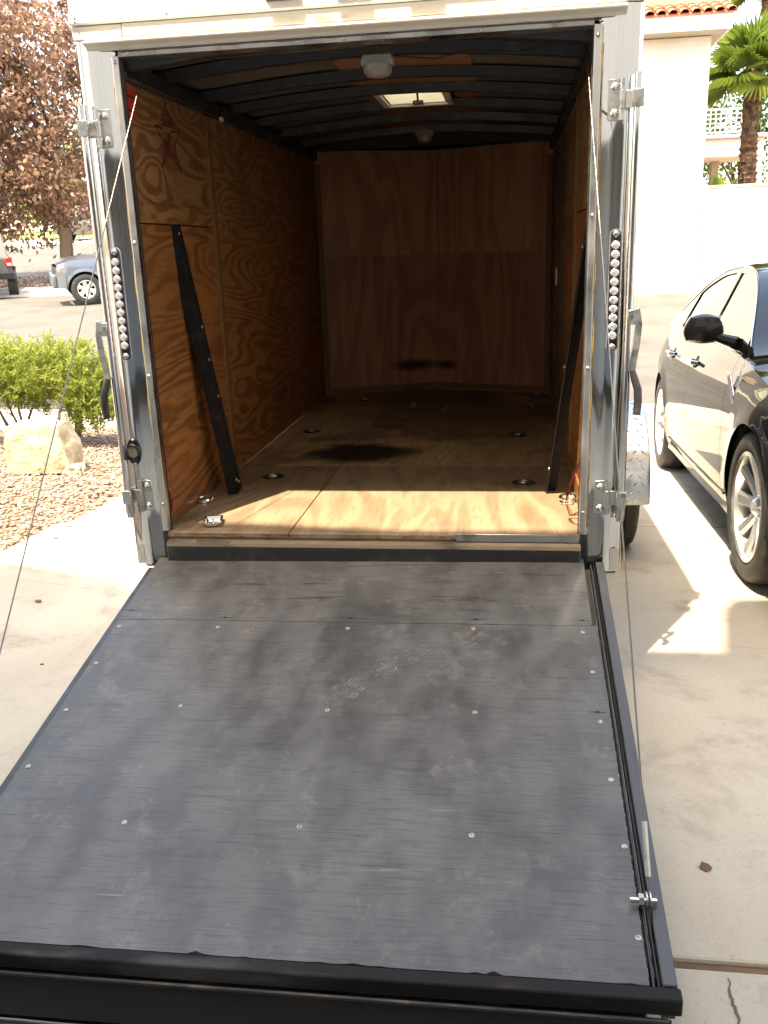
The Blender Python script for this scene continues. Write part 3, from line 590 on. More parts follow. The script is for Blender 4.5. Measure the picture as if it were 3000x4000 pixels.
# tie downs
for (x, y) in [(-.544,.777),(-.584,1.777),(-.447,2.80),(.548,.680),(.533,1.647)]:
    td = P_('recessed_tie_down', MB().lathe([(.050,0),(.047,.004),(.036,.006),(.033,.002),(.033,-.004),(0,-.004)], 28, T(x,y,.0012)), blacks)
    part('ring', MB().tube([(x+.021*math.cos(a), y+.017*math.sin(a), .0055) for a in np.linspace(0,2*math.pi,21)], .0035, 6, cap=False), zinc, td); part('ring_bar', MB().bx(x-.012,x+.012, y-.004,y+.004, .0015,.007), zinc, td, bevel=.002)
for (x, y, a0) in [(-.715,.362,.3),(.712,.404,0)]:
    td = P_('rope_ring', MB().tube([(x+.030*math.cos(a), y+.022*math.sin(a), .016+.006*math.sin(a+a0)) for a in np.linspace(0,2*math.pi,25)], .006, 8, cap=False), carchrome)
    part('ring_bracket', MB().bx(x-.020,x+.014, y-.034,y-.010, .0,.012).bx(x-.028,x+.02, y-.042,y-.030, .0,.003), zinc, td, bevel=.003)
for (x, y) in [(-.62,2.73),(.1,2.42),(.62,2.44),(.66,2.87),(-.10,2.5)]:
    P_('eye_bolt', MB().tube([(x+.014*math.cos(a), y, .016+.014*math.sin(a)) for a in np.linspace(0,2*math.pi,15)], .0025, 6, cap=False), zinc)
for i, (x, y) in enumerate([(.32,-.008),(.655,-.006),(.10,-.012)]):
    mb = MB(); disc(mb, (x,y,.0005), (0,0,1), .005, .002, 10, .001); P_('floor_screw', mb, zinc)
# wires
P_('loose_wire', MB().tube([(-.735,.02,.30),(-.733,.05,.25),(-.731,.075,.18),(-.731,.075,.11),(-.733,.055,.05)], .0022, 6), wirered)
P_('loose_wire', MB().tube([(-.735,.02,.155),(-.732,.045,.13),(-.731,.052,.08),(-.735,.03,.03)], .003, 6), wireblk)
P_('loose_wire', MB().tube([(.735,.03,.275),(.708,.10,.19),(.690,.15,.11),(.688,.16,.06),(.700,.12,.03),(.733,.05,.055)], .0026, 6), wireblk)
P_('loose_wire', MB().tube([(.735,.05,.25),(.712,.11,.185),(.694,.155,.10),(.694,.155,.055),(.708,.12,.033),(.735,.06,.065)], .0024, 6), wirered)
# wall marks
mb = MB(); X = -.7465
mb.grid(lambda u, v: (X, .028+.118*u, 1.388+.092*v), [0,1], [0,1]); st = P_('warning_sticker', mb, redst)
mb = MB()
for z in (1.455,1.412):
    y = .045
    while y < .125:
        w = random.uniform(.004,.010); mb.bx(X+.0006,X+.0010, y, y+w, z-.0035, z+.0035); y += w+.0035
part('sticker_print', mb, inkblk, st)
SX = -.7466
def strokes(pl, w):
    mb = MB()
    for a, c in pl:
        a = Vector(a); c = Vector(c); d = (c-a).normalized(); nn = Vector((-d.y, d.x))*w
        mb.add([(SX, a.x+nn.x, a.y+nn.y), (SX, a.x-nn.x, a.y-nn.y), (SX, c.x-nn.x, c.y-nn.y), (SX, c.x+nn.x, c.y+nn.y)], [(0,1,2,3)])
    return mb
L = (.301,1.392); Rr = (.540,1.394); TT = (.420,1.487); BL = (.330,1.255); BR = (.528,1.258)
pl = [(TT,(.412,1.452)),(TT,(.435,1.450)), (L,(.368,1.386)),(L,(.365,1.345)),((.455,1.388),Rr),(Rr,(.485,1.345)),((.485,1.345),(.480,1.318)),((.365,1.345),(.372,1.310)),((.372,1.310),BL),(BL,(.378,1.285)),((.378,1.285),(.385,1.310)),((.480,1.318),BR),(BR,(.470,1.288)),((.430,1.372),(.470,1.335))]
mb = MB(); mb.add([(SX-.0002, y, z) for y, z in [(.372,1.352),(.395,1.355),(.408,1.345),(.418,1.378),(.436,1.380),(.440,1.355),(.432,1.342),(.436,1.318),(.405,1.312),(.376,1.318)]], [tuple(range(10))]); mk = P_('star_stamp', mb, inkred)
for st_ in pl: part('stamp_stroke', strokes([st_], .0034), inkred, mk, smooth=0)
mb = MB()
for (z, y0, y1, h) in [(1.437,.372,.485,.006),(1.420,.362,.500,.008),(1.404,.372,.510,.006),(1.303,.385,.475,.011)]:
    y = y0
    while y < y1:
        w = random.uniform(.003,.007); mb.add([(SX+.0003,y,z-h),(SX+.0003,y+w,z-h),(SX+.0003,y+w,z+h*random.uniform(.4,1)),(SX+.0003,y,z+h)], [(0,1,2,3)]); y += w+random.uniform(.002,.004)
kind(part('stamp_smudges', mb, mat('faded_red_ink', (.16,.04,.022), .7), mk), 'stuff')

# ramp door
RM = Matrix(((1,0,0,0),(0,1,0,0),(.01,.2,1,-.085),(0,0,0,1)))       # sheared to the ramp plane: (x, y, height above deck)
rd = P_('ramp_door', MB().bx(-.775,.750, -1.79,-.035, -.090,-.062, RM), blacks, bevel=.004)
def jag_sheet(x0, x1, y0, y1, th, jag):
    n = 90; top = []; xs_ = np.linspace(x0, x1, n); e = [jag*max(0, math.sin(i*.9)+math.sin(i*.37)+random.uniform(-1,1)-1.0) for i in range(n)]
    mb = MB(); vs = []
    for i, x in enumerate(xs_): vs += [RM @ Vector((x, y1, 0)), RM @ Vector((x, y0+e[i], 0)), RM @ Vector((x, y0+e[i]*.3, -th)), RM @ Vector((x, y1, -th))]
    fs = []
    for i in range(n-1):
        for j in range(4): fs.append((4*i+j, 4*i+4+j, 4*i+4+(j+1)%4, 4*i+(j+1)%4))
    fs += [(0,1,2,3), (4*n-1,4*n-2,4*n-3,4*n-4)]
    mb.add(vs, fs); return mb
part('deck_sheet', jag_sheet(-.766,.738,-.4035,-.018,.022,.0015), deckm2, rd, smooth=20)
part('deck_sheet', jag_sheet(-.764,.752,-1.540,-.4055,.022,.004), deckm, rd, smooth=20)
part('deck_joist', MB().bx(.66,.7555, -1.49,-.045, -.0615,-.0235, RM), blacks, rd)
part('end_board', MB().bx(-.90,.808, -1.570,-1.5425, -.034,.003, RM), blackwood, rd, bevel=.003)
part('end_fascia', MB().bx(-.90,.770, -1.5385,-1.50, -.060,-.0235, RM), blackwood, rd, bevel=.003)
flapm = mat('flap_black_paint', (.005,.0048,.0045), .8, spec=.12, var=[((.012,.009,.007), 8, 5, .5, .75, (.3,1,1))])
part('ramp_flap', MB().prism([(-.90,-1.568),(.790,-1.568),(.690,-1.655),(-.90,-1.655)], RM @ T(0,0,-.052), .008), flapm, rd, smooth=0)
part('flap_hinge', MB().tube([RM @ Vector((-.9,-1.571,-.0455)), RM @ Vector((.785,-1.571,-.0455))], .006, 8), blacks, rd)
part('door_seal', MB().tube([RM @ Vector((x, -1.668-.0006*math.sin(x*30), -.040)) for x in np.linspace(-.90,.68,40)], .0028, 6), greyplastic, rd)
part('lip_plate', MB().bx(-.775,.700, -1.86,-1.68, -.050,-.044, RM), flapm, rd, bevel=.002)
for x0, x1, h0, h1, m_, nm in [(.757,.7635,-.026,-.004,blacks,'edge_seal'), (.768,.771,-.026,.000,blackr,'edge_seal'), (.776,.803,-.075,.004,mat('grey_painted_channel', (.062,.064,.068), .45, .2, var=[((.03,.03,.03),9,5,.55,.75,(1,.3,1))]),'side_rail')]:
    part(nm, MB().bx(x0, x1, -1.541,-.045, h0, h1, RM), m_, rd, bevel=.002)
    if nm == 'side_rail': part(nm, MB().bx(.752, .772, -1.92,-1.5715, -.09, -.045, RM), m_, rd, bevel=.002)
part('side_rail', MB().bx(-.803,-.776, -1.90,-.045, -.075,-.024, RM), blacks, rd, bevel=.002)
def ripple():
    mb = MB(); yv = np.linspace(-1.5,-.42,110); mb.tube([RM @ Vector((.7545+.001*math.sin(y*160), y, -.004)) for y in yv], [.0016+.0012*(i%2) for i in range(110)], 5); return mb
part('frayed_edge', ripple(), blackwood, rd)
up_ = RM.to_3x3() @ Vector((0,0,1)); nrm = Vector((-.01,-.2,1)).normalized()
sc = MB(); disc(sc, (0,0,0), (0,0,1), .0078, .0016, 16); sc2 = MB(); disc(sc2, (0,0,.0016), (0,0,1), .0028, .0004, 10)
screwm = mat('dusty_washer', (.42,.41,.39), .5, .4, var=[((.18,.16,.13), 90, 3, .45, .7, U)])
for (x, y) in [(-.418,-.438),(-.007,-.435),(.380,-.430),(.709,-.436),(-.418,-.810),(.002,-.812),(.401,-.801),(-.410,-1.223),(.008,-1.211),(.405,-1.208),(-.742,-.632),(-.744,-.843),(-.742,-1.055),(-.747,-.444),(.719,-.622),(.722,-.826),(.730,-1.028),(.741,-1.221),(-.742,-1.3),(.742,-1.44)]:
    mb = MB(); mb.lathe([(0,.0002),(.0018,.0002),(.0024,.0016),(.0058,.0018),(.0068,.0009),(.0068,-.001)], 16, ax(nrm, RM @ Vector((x+random.uniform(-.003,.003),y+random.uniform(-.003,.003),.0003)))); part('deck_screw', mb, screwm, rd)
for (x, y) in [(-.412,-.388),(-.004,-.381),(.387,-.380),(-.744,-.354),(.710,-.377),(.688,-.044),(-.521,-.029),(.106,-.034),(.721,-.788)]:
    mb = MB(); p = [RM @ Vector((x+random.uniform(.5,1)*.009*math.cos(a), y+random.uniform(.5,1)*.005*math.sin(a), .0006)) for a in np.linspace(0,2*math.pi,9,endpoint=False)]; mb.add(p, [tuple(range(9))]); part('knot_hole', mb, darkv, rd, smooth=0)
    mb = MB(); x1 = x-random.uniform(.02,.06); p = [RM @ Vector(q) for q in ((x1,y+.0006,.0005),(x,y-.0016,.0005),(x+random.uniform(.02,.05),y,.0005),(x,y+.0018,.0005))]; mb.add(p, [(0,1,2,3)]); part('knot_hole', mb, darkv, rd, smooth=0)
def footprint(x, y, a, L_, Wd, style, m_):
    mb = MB(); ca, sa = math.cos(a), math.sin(a)
    def P2(u, v): return RM @ Vector((x+u*ca-v*sa, y+u*sa+v*ca, .0007))
    if style == 'bars':
        k = int(L_/.011)
        for i in range(k):
            u = -L_/2+i*.011; w = Wd/2*math.sqrt(max(.05, 1-(2*(u+.005)/L_)**2*.75))
            for (v0, v1) in ((-w,-.004),(.004,w)):
                if random.random() < .15: continue
                mb.add([P2(u,v0),P2(u+.0065,v0),P2(u+.0065,v1),P2(u,v1)], [(0,1,2,3)])
    else:
        for i in range(90):
            u = random.uniform(-1,1); v = random.uniform(-1,1)
            if u*u+v*v > 1: continue
            r_ = random.uniform(.002,.005); c0 = (u*L_/2, v*Wd/2); n_ = 6; an = random.random()*6
            mb.add([P2(c0[0]+r_*math.cos(an+6.283*q/n_)*random.uniform(.7,1.2), c0[1]+r_*math.sin(an+6.283*q/n_)) for q in range(n_)], [tuple(range(n_))])
    part('dusty_footprint', mb, m_, rd, smooth=0)
for (x, y, a, L_, Wd, st_, m_) in [(-.335,-.444,.9,.085,.075,'bars',dust),(-.207,-.502,1.1,.09,.08,'bars',dust2),(.049,-.718,-.5,.095,.085,'bars',dust),(.116,-.789,-.6,.08,.08,'bars',dust2),(.374,-.479,-.7,.11,.09,'bars',dust),(.227,-.551,.2,.10,.09,'cob',dust),(.139,-.618,.5,.10,.09,'cob',dust),(.458,-.669,.4,.13,.10,'cob',dust2),(-.454,-.085,0,.09,.05,'bars',dust2),(.175,-.078,.3,.11,.06,'cob',dust2),(-.081,-.183,.2,.10,.07,'cob',dust2),(.008,-.80,.3,.12,.1,'cob',dust2),(.55,-.31,.8,.12,.08,'cob',dust2),(-.55,-.10,0,.07,.045,'bars',dust2)]:
    footprint(x, y, a, L_, Wd, st_, m_)
# spring cables and clevis
cb = P_('lift_cable', MB().tube([(.709,.10,1.522),(.775,-1.350,-.320)], .0022, 6), steel_cable)
part('cable_ferrule', MB().tube([(.7715,-1.272,-.219),(.7745,-1.338,-.304)], .006, 8), zinc, cb)
part('clevis_bolt', MB().tube([(.735,-1.372,-.335),(.788,-1.372,-.335)], .006, 8).tube([(.752,-1.372,-.335),(.762,-1.372,-.335)], .013, 6).tube([(.766,-1.372,-.335),(.769,-1.372,-.335)], .017, 14).tube([(.773,-1.372,-.335),(.776,-1.372,-.335)], .017, 14), zinc, cb)
part('clevis_tab', MB().prism([(-1.36,-.325),(-1.385,-.325),(-1.43,-.39),(-1.41,-.40),(-1.36,-.37)], basis((.7695,0,0),(0,1,0),(0,0,1),(1,0,0)), .004), blacks, cb)
cb = P_('lift_cable', MB().tube([(-.680,.10,1.557),(-.775,-1.350,-.335)], .0022, 6), steel_cable)
part('cable_ferrule', MB().tube([(-.7705,-1.272,-.233),(-.774,-1.338,-.32)], .006, 8), zinc, cb)
for s in (-1, 1):
    P_('cable_pulley', MB().tube([(s*.665,.10,1.545),(s*.715,.10,1.548)], .022, 14).bx(s*.69-.04,s*.69+.04, .08,.12, 1.56,1.585), blacks)
P_('torsion_spring', MB().tube([(-.6,.10,1.555),(.6,.10,1.575)], .012, 10), blacks)
# fenders and wheels
def fender(s):
    prof = []
    def arc(t): return (1.72-.43*math.cos(t), -.27+.43*math.sin(t))
    mb = MB(); ts = list(np.linspace(0, math.pi, 30))
    xs_ = [.860, 1.135, 1.152, 1.158, 1.158]; dr = [0, 0, -.004, -.014, -.045]
    mb.grid(lambda t, i: (s*xs_[int(i)], 1.72-(.43+dr[int(i)])*math.cos(t), -.27+(.43+dr[int(i)])*math.sin(t)), ts, list(range(5)))
    f = P_('wheel_fender', mb, tread_al)
    mb = MB(); nrow = 34
    for i in range(nrow):
        t = math.pi*(i+.5)/nrow
        for j in range(7):
            x = .885+j*.040+(.020 if i % 2 else 0)
            if x > 1.13: continue
            sg = 1 if (i+j*1) % 2 else -1; tn = Vector((0, math.sin(t), math.cos(t))); no = Vector((0, -math.cos(t), math.sin(t))); c0 = Vector((s*x, 1.72-.43*math.cos(t), -.27+.43*math.sin(t)))
            d = (Vector((1,0,0))+tn*sg).normalized(); e = d.cross(no).normalized()
            mb.add([c0+d*.016+no*.0004, c0+e*.0042+no*.0004, c0-d*.016+no*.0004, c0-e*.0042+no*.0004, c0+d*.009+no*.0024, c0-d*.009+no*.0024], [(0,1,4),(1,2,5,4),(2,3,5),(3,0,4,5)])
    kind(part('diamond_tread', mb, tread_al, f, smooth=0), 'stuff')
fender(1); fender(-1)
def wheel(parent, loc, Rt, Wd, Rr_, nsp, mrim, side, two=False, steer=0, sp_w=.055, deep=.02):
    # axis along x, outer face toward side*x
    M = T(*loc) @ Matrix.Rotation(steer, 4, 'Z') @ Matrix.Rotation(math.pi/2*side, 4, 'Y')
    h = Wd/2; prof = [(Rr_,-h*.9),(Rr_+.02,-h),(Rt*.90,-h*1.02),(Rt*.965,-h*.93),(Rt*.99,-h*.80),(Rt,-h*.55),(Rt,-h*.32),(Rt-.007,-h*.31),(Rt-.007,-h*.26),(Rt,-h*.25),(Rt,h*.25),(Rt-.007,h*.26),(Rt-.007,h*.31),(Rt,h*.32),(Rt,h*.55),(Rt*.99,h*.80),(Rt*.965,h*.93),(Rt*.90,h*1.02),(Rr_+.055 if Rr_+.055 < Rt*.9 else Rt*.87,h*1.06),(Rr_+.022,h*1.02),(Rr_+.018,h*.98),(Rr_,h*.9)]
    w = part('wheel', MB().lathe(prof, 84, M, jag={3:.004,4:.006,5:.006,14:.006,15:.006,16:.004}), tyrem, parent, smooth=40)
    rim = part('rim', MB().lathe([(Rr_+.003,h*.88),(Rr_+.004,h*.98),(Rr_-.004,h*1.0),(Rr_-.016,h*.93),(Rr_-.022,h*.6),(Rr_-.035,-h*.85)], 64, M), mrim, w)
    part('brake_disc', MB().lathe([(0,h*.05),(Rr_*.72,h*.05),(Rr_*.72,-h*.1),(Rr_-.03,-h*.1)], 32, M), darkv, w)
    ho = h*.82
    mb = MB().lathe([(0,ho-deep*.2),(.025,ho-deep*.2),(.034,ho-deep*.5),(.05,ho-deep),(.062,ho-deep*1.1),(.064,ho-.06)], 28, M); part('hub', mb, mrim, w)
    for i in range(nsp):
        a = 2*math.pi*i/nsp+.2; c, s_ = math.cos(a), math.sin(a)
        def Q(r, t, z): return M @ Vector((r*c-t*s_, r*s_+t*c, z))
        r0, r1 = .045, Rr_-.008; a0_, a1_ = sp_w*.42, sp_w*.5; vs = []
        for r, t, z in ((r0,a0_,ho-deep),((r0+r1)/2,(a0_+a1_)*.42,ho-deep*.55),(r1,a1_,ho*1.06)): vs += [Q(r,-t,z-.012),Q(r,-t*.55,z),Q(r,t*.55,z),Q(r,t,z-.012),Q(r,t*.8,z-.04),Q(r,-t*.8,z-.04)]
        fs = []
        for q in range(2):
            for j in range(6): fs.append((6*q+j, 6*q+(j+1)%6, 6*q+6+(j+1)%6, 6*q+6+j))
        part('spoke', MB().add(vs, fs+[(0,1,2,3,4,5),(17,16,15,14,13,12)]), mrim, w, smooth=30)
    for i in range(5):
        a = 2*math.pi*i/5; mb = MB().tube([M @ Vector((.048*math.cos(a), .048*math.sin(a), ho-deep-.01)), M @ Vector((.048*math.cos(a), .048*math.sin(a), ho-deep+.008))], .009, 6); part('lug_nut', mb, carchrome, w)
    return w
wheel(tr, (1.035,1.72,-.275), .325, .19, .19, 8, rimm, 1, sp_w=.05); wheel(tr, (-1.035,1.72,-.275), .325, .19, .19, 8, rimm, -1, sp_w=.05)

# things inside the trailer
railm = mat('matt_black_steel', (.014,.014,.015), .65, spec=.18, var=[((.035,.03,.027), 18, 6, .52, .72, U), ((.12,.10,.08), 40, 6, .70, .76, U)])
def angle_rail(top, bot, u, v, w1, w2, label, holes):
    top = Vector(top); bot = Vector(bot); d = (bot-top).normalized(); u = Vector(u); u = (u-d*u.dot(d)).normalized(); v = d.cross(u) if d.cross(u).dot(Vector(v)) > 0 else -d.cross(u)
    Ln = (bot-top).length; t = .005
    poly = [(0,0),(w1,0),(w1,t),(t,t),(t,w2),(0,w2)]
    root = thing('angle_rail', label, 'steel rail', tuple(bot), 'black steel rails leaning inside the trailer')
    f1 = MB().prism(poly, basis(top, u, v, d), Ln); part('angle', f1, railm, root, bevel=.0015, smooth=0)
    for (h, wv) in holes:
        p = top+d*(Ln*h)+u*wv; mb = MB(); disc(mb, p-v*.0005, -v, .007, .003, 10, .002); part('bolt', mb, zinc, root)
angle_rail((-.738,.365,1.057), (-.618,.480,.004), (0,1,0), (-1,.2,0), .074, .038, 'long black steel angle rail leaning on the left plywood wall', [(.03,.035),(.36,.045),(.48,.040),(.62,.045),(.965,.048),(.95,.025)])
angle_rail((.738,.220,1.045), (.634,.562,.004), (0,-.35,0.0), (1,0,0), .045, .040, 'long black steel angle rail leaning on the right wall beside the wires', [(.1,.02),(.5,.02),(.9,.02)])
ty = thing('metal_tray', 'small shiny steel parts tray on the floor near the left doorway', 'tray', (-.588,.080,0))
def rr(cx, cy, hx, hy, r, z, n=5, rot=.25):
    pts = []
    for k, (sx, sy) in enumerate(((1,1),(-1,1),(-1,-1),(1,-1))):
        for i in range(n):
            a = math.pi/2*(k+i/(n-1)); x = sx*(hx-r)+r*math.cos(a); y = sy*(hy-r)+r*math.sin(a)
            pts.append((cx+x*math.cos(rot)-y*math.sin(rot), cy+x*math.sin(rot)+y*math.cos(rot), z))
    return pts
mb = MB(); rings = [rr(-.588,.080,.024,.038,.008,.0015), rr(-.588,.080,.027,.042,.009,.004), rr(-.588,.080,.031,.047,.010,.017), rr(-.588,.080,.034,.050,.011,.0185), rr(-.588,.080,.034,.050,.011,.0172), rr(-.588,.080,.0302,.046,.010,.016), rr(-.588,.080,.026,.041,.009,.0035), rr(-.588,.080,.023,.037,.008,.0028)]
vs = [p for q in rings for p in q]; n_ = 20; fs = [(i*n_+j, i*n_+(j+1)%n_, (i+1)*n_+(j+1)%n_, (i+1)*n_+j) for i in range(7) for j in range(n_)] + [tuple(range(7*n_, 8*n_)), tuple(range(n_-1,-1,-1))]
part('pan', mb.add(vs, fs), carchrome, ty)
mb = MB()
for i in range(14):
    x = -.588+random.uniform(-.016,.016); y = .080+random.uniform(-.03,.03); a = random.uniform(0,3.1); mb.tube([(x,y,.0065),(x+.008*math.cos(a),y+.008*math.sin(a),.0075)], .0028, 6)
part('fasteners', mb, carchrome, ty)

# ------------------------------------------------------------------ plants
def leaves(name, C, D, Nn, Ln, Wd, tone, m_, parent, bend=.15):
    n = len(C); D = D/np.linalg.norm(D, axis=1, keepdims=True); Sd = np.cross(D, Nn); Sd /= np.linalg.norm(Sd, axis=1, keepdims=True)+1e-9; Up = np.cross(Sd, D)
    Ln = Ln[:,None]; Wd = Wd[:,None]; off = np.array(ORG.get(parent, Vector()))
    v = np.stack([C, C+D*Ln*.45+Sd*Wd*.5+Up*Ln*bend*.3, C+D*Ln-Up*Ln*bend, C+D*Ln*.45-Sd*Wd*.5+Up*Ln*bend*.3], 1) - off
    f = np.arange(n*4).reshape(n,4); f = np.concatenate([f[:,[0,1,2]], f[:,[0,2,3]]], 1).reshape(-1,3)
    me = bpy.data.meshes.new(name); me.vertices.add(n*4); me.vertices.foreach_set('co', v.reshape(-1)); me.loops.add(len(f)*3); me.loops.foreach_set('vertex_index', f.reshape(-1))
    me.polygons.add(len(f)); me.polygons.foreach_set('loop_start', np.arange(0, len(f)*3, 3)); me.update(calc_edges=True)
    a = me.attributes.new('tone', 'FLOAT', 'POINT'); a.data.foreach_set('value', np.repeat(tone, 4)); me.materials.append(m_)
    return link(name, me, parent)
def rdir(n): v = rng.normal(size=(n,3)); return v/np.linalg.norm(v, axis=1, keepdims=True)
def broad_tree(name, label, base, fork, crown, rad, ncl, per, lsize, m_, trunk_r, droop=0, group=None, spread=.55):
    t = thing(name, label, 'tree', base, group); b = Vector(base); f = Vector(fork); c = Vector(crown)
    mb = MB(); mid = (b+f)/2+Vector((random.uniform(-.1,.1),0,0)); mb.tube([b-Vector((0,0,.2)), b+Vector((0,0,.15)), mid, f], [trunk_r*1.5, trunk_r*1.12, trunk_r, trunk_r*.92], 12)
    tips = []
    for i in range(9):
        d = Vector((random.uniform(-1,1)*rad[0], random.uniform(-1,1)*rad[1], random.uniform(-.5,.9)*rad[2]))*.72; e = c+d; k = f+(e-f)*.45+Vector((random.uniform(-.3,.3), random.uniform(-.3,.3), .25))*rad[2]*.2
        mb.tube([f-Vector((0,0,.1)), f+(k-f)*.5+Vector((0,0,.1)), k, e], [trunk_r*.55, trunk_r*.4, trunk_r*.28, trunk_r*.08], 7); tips += [k, e]
        for j in range(3):
            e2 = k+(e-k)*random.random()+Vector((random.uniform(-1,1)*rad[0], random.uniform(-1,1)*rad[1], random.uniform(-.6,.6)*rad[2]))*.38; mb.tube([k+(e-k)*.3, (k+e2)/2+Vector((0,0,.1)), e2], [trunk_r*.2, trunk_r*.12, trunk_r*.04], 5); tips.append(e2)
    part('trunk', mb, bark, t)
    P = rdir(ncl)*(rng.random((ncl,1))**.42)*np.array(rad); P += np.array(crown); P[:,2] -= droop*rng.random(ncl)*(np.abs(P[:,0]-crown[0])/rad[0])
    cs = rng.uniform(.4,1.0,ncl)*spread; tn = rng.random(ncl)
    Cc = np.repeat(P, per, 0)+rng.normal(size=(ncl*per,3))*np.repeat(cs, per)[:,None]*.5; n = len(Cc)
    D = rdir(n); D[:,2] -= .45
    leaves('crown', Cc, D, rdir(n)+np.array([0,0,1.2]), rng.uniform(.7,1.3,n)*lsize, rng.uniform(.45,.75,n)*lsize, np.clip(np.repeat(tn, per)*.6+rng.random(n)*.5, 0, 1), m_, t)
    return t
broad_tree('plum_tree', 'bronze leaved plum tree spreading over the parked cars across the street', (-14.3,26.6,gz(26.6)), (-14.25,26.6,1.95), (-16.2,26.3,6.0), (4.4,3.2,4.6), 620, 42, .21, plumleaf, .22, droop=1.2, spread=.8)
for i, (x, y, h, r_, lb) in enumerate([(7.2,38,3.6,2.2,'dark green tree behind the white balcony railing, left of the palm trunk'), (10.2,39,4.0,2.6,'dark green tree showing right of the balcony pier'), (5.8,41,6.5,2.4,'green tree standing behind the fan palm crown')]):
    broad_tree('garden_tree', lb, (x,y,gz(y)), (x,y,gz(y)+1.2), (x,y,gz(y)+h), (r_,r_,r_*.9), 90, 36, .20, treegreen, .15, group='trees behind the balcony', spread=.9)
for i, (x, y, h, r_, lb) in enumerate([(-33.5,62,2.2,1.5,'small round green bush on the lawn beside the plum trunk'), (-47,72,5,3.2,'leafy green tree before the far tan house, seen through bronze leaves'), (-39,76,5.5,3.4,'pale green tree right of the far tan house')]):
    broad_tree('lawn_tree', lb, (x,y,gz(y)), (x,y,gz(y)+1.0), (x,y,gz(y)+h), (r_,r_,r_*.9), 70, 30, .35, greenleaf, .12, group='trees on the far lawn', spread=1.2)

# low needle leaved shrub
sh = thing('shrub', 'bright green needle leaved bush growing behind the sandstone boulder', 'shrub', (-3.75,5.15,gz(5.15)))
mb = MB(); b0 = Vector((-3.72,5.15,gz(5.15)-.05)); b1 = Vector((-4.35,5.25,gz(5.25)-.05)); tipsP = []
for bb, cx in ((b0,-3.65),(b0,-3.85),(b0,-3.5),(b1,-4.3),(b1,-4.1),(b1,-4.6),(b0,-3.7),(b1,-4.0),(b1,-4.8)):
    e = Vector((cx+random.uniform(-.1,.1), 5.15+random.uniform(-.25,.35), random.uniform(-.18,.02))); k = bb+(e-bb)*.5+Vector((random.uniform(-.12,.12), random.uniform(-.1,.1), -.03))
    mb.tube([bb, bb+(k-bb)*.5+Vector((random.uniform(-.04,.04),0,.03)), k, e], [.022,.017,.012,.005], 7)
    for j in range(5):
        s0 = k+(e-k)*random.uniform(0,.9); e2 = s0+Vector((random.uniform(-.3,.3), random.uniform(-.3,.3), random.uniform(.0,.26))); mb.tube([s0, (s0+e2)/2, e2], [.008,.005,.002], 5)
part('stems', mb, bark, sh)
ns = 1900; P = rng.uniform(-1,1,(ns*6,3)); ok_ = (P**2).sum(1) < 1; P = P[ok_][:ns]
ctr = np.array([(-3.62,5.2,-.17),(-3.95,5.15,-.12),(-4.35,5.2,-.14),(-4.8,5.2,-.2),(-3.5,5.1,-.40),(-4.15,5.3,-.36)]); rd_ = np.array([(.34,.36,.30),(.34,.36,.30),(.38,.36,.32),(.4,.36,.3),(.26,.26,.30),(.4,.3,.22)])
ci = rng.choice(6, len(P), p=[.2,.2,.22,.18,.13,.07]); P = ctr[ci]+P*rd_[ci]
axd = rdir(len(P))*.8+np.array([0,0,.9]); axd[:,:2] += (P[:,:2]-ctr[ci][:,:2])*1.5; axd /= np.linalg.norm(axd, axis=1, keepdims=True)
per = 26; n = len(P)*per; tt = np.tile(np.linspace(0,1,per), len(P)); A = np.repeat(axd, per, 0); C = np.repeat(P, per, 0)+A*(tt*.13)[:,None]
D = A*(.35+.6*tt)[:,None]+rdir(n)*.8; tone = np.clip(np.repeat(rng.random(len(P)), per)*.5+.25*tt+(C[:,2]+.5)*.35+rng.random(n)*.15, 0, 1)
leaves('foliage', C, D, rdir(n), rng.uniform(.035,.060,n), rng.uniform(.007,.012,n), tone, greenleaf, sh, .05)

# boulder
def lump(mb, c, h, n, seed, rough_=.06, pw=.35):
    r_ = np.random.default_rng(seed); K = r_.normal(size=(14,3))*np.linspace(2,9,14)[:,None]; ph = r_.random(14)*6.28; am = np.linspace(1,.18,14)
    for fx in range(3):
        for sg in (-1, 1):
            def fn(u, v):
                p = np.zeros(3); p[fx] = sg; p[(fx+1)%3] = u; p[(fx+2)%3] = v
                q = p/np.linalg.norm(p); p = p*(1-pw)+q*pw*1.25; d = 1+rough_*float((am*np.sin(K@q+ph)).sum())
                p = p*d; p[0] *= 1-.12*p[2]; return (c[0]+p[0]*h[0], c[1]+p[1]*h[1], c[2]+p[2]*h[2])
            g = list(np.linspace(-1,1,n)); mb.grid(fn, g, g)
    return mb
tag(part('boulder', lump(MB(), (-3.33,3.85,-.53), (.255,.15,.205), 14, 4, .022, .13), rockm, at=(-3.33,3.85,-.7), smooth=60), 'large square tan sandstone boulder in the gravel in front of the bush', 'boulder')
tag(part('small_rock', lump(MB(), (-3.03,3.74,-.70), (.07,.06,.04), 8, 9, .06), rockm, at=(-3.0,3.72,-.7), smooth=60), 'small tan stone leaning at the right foot of the boulder', 'rock')

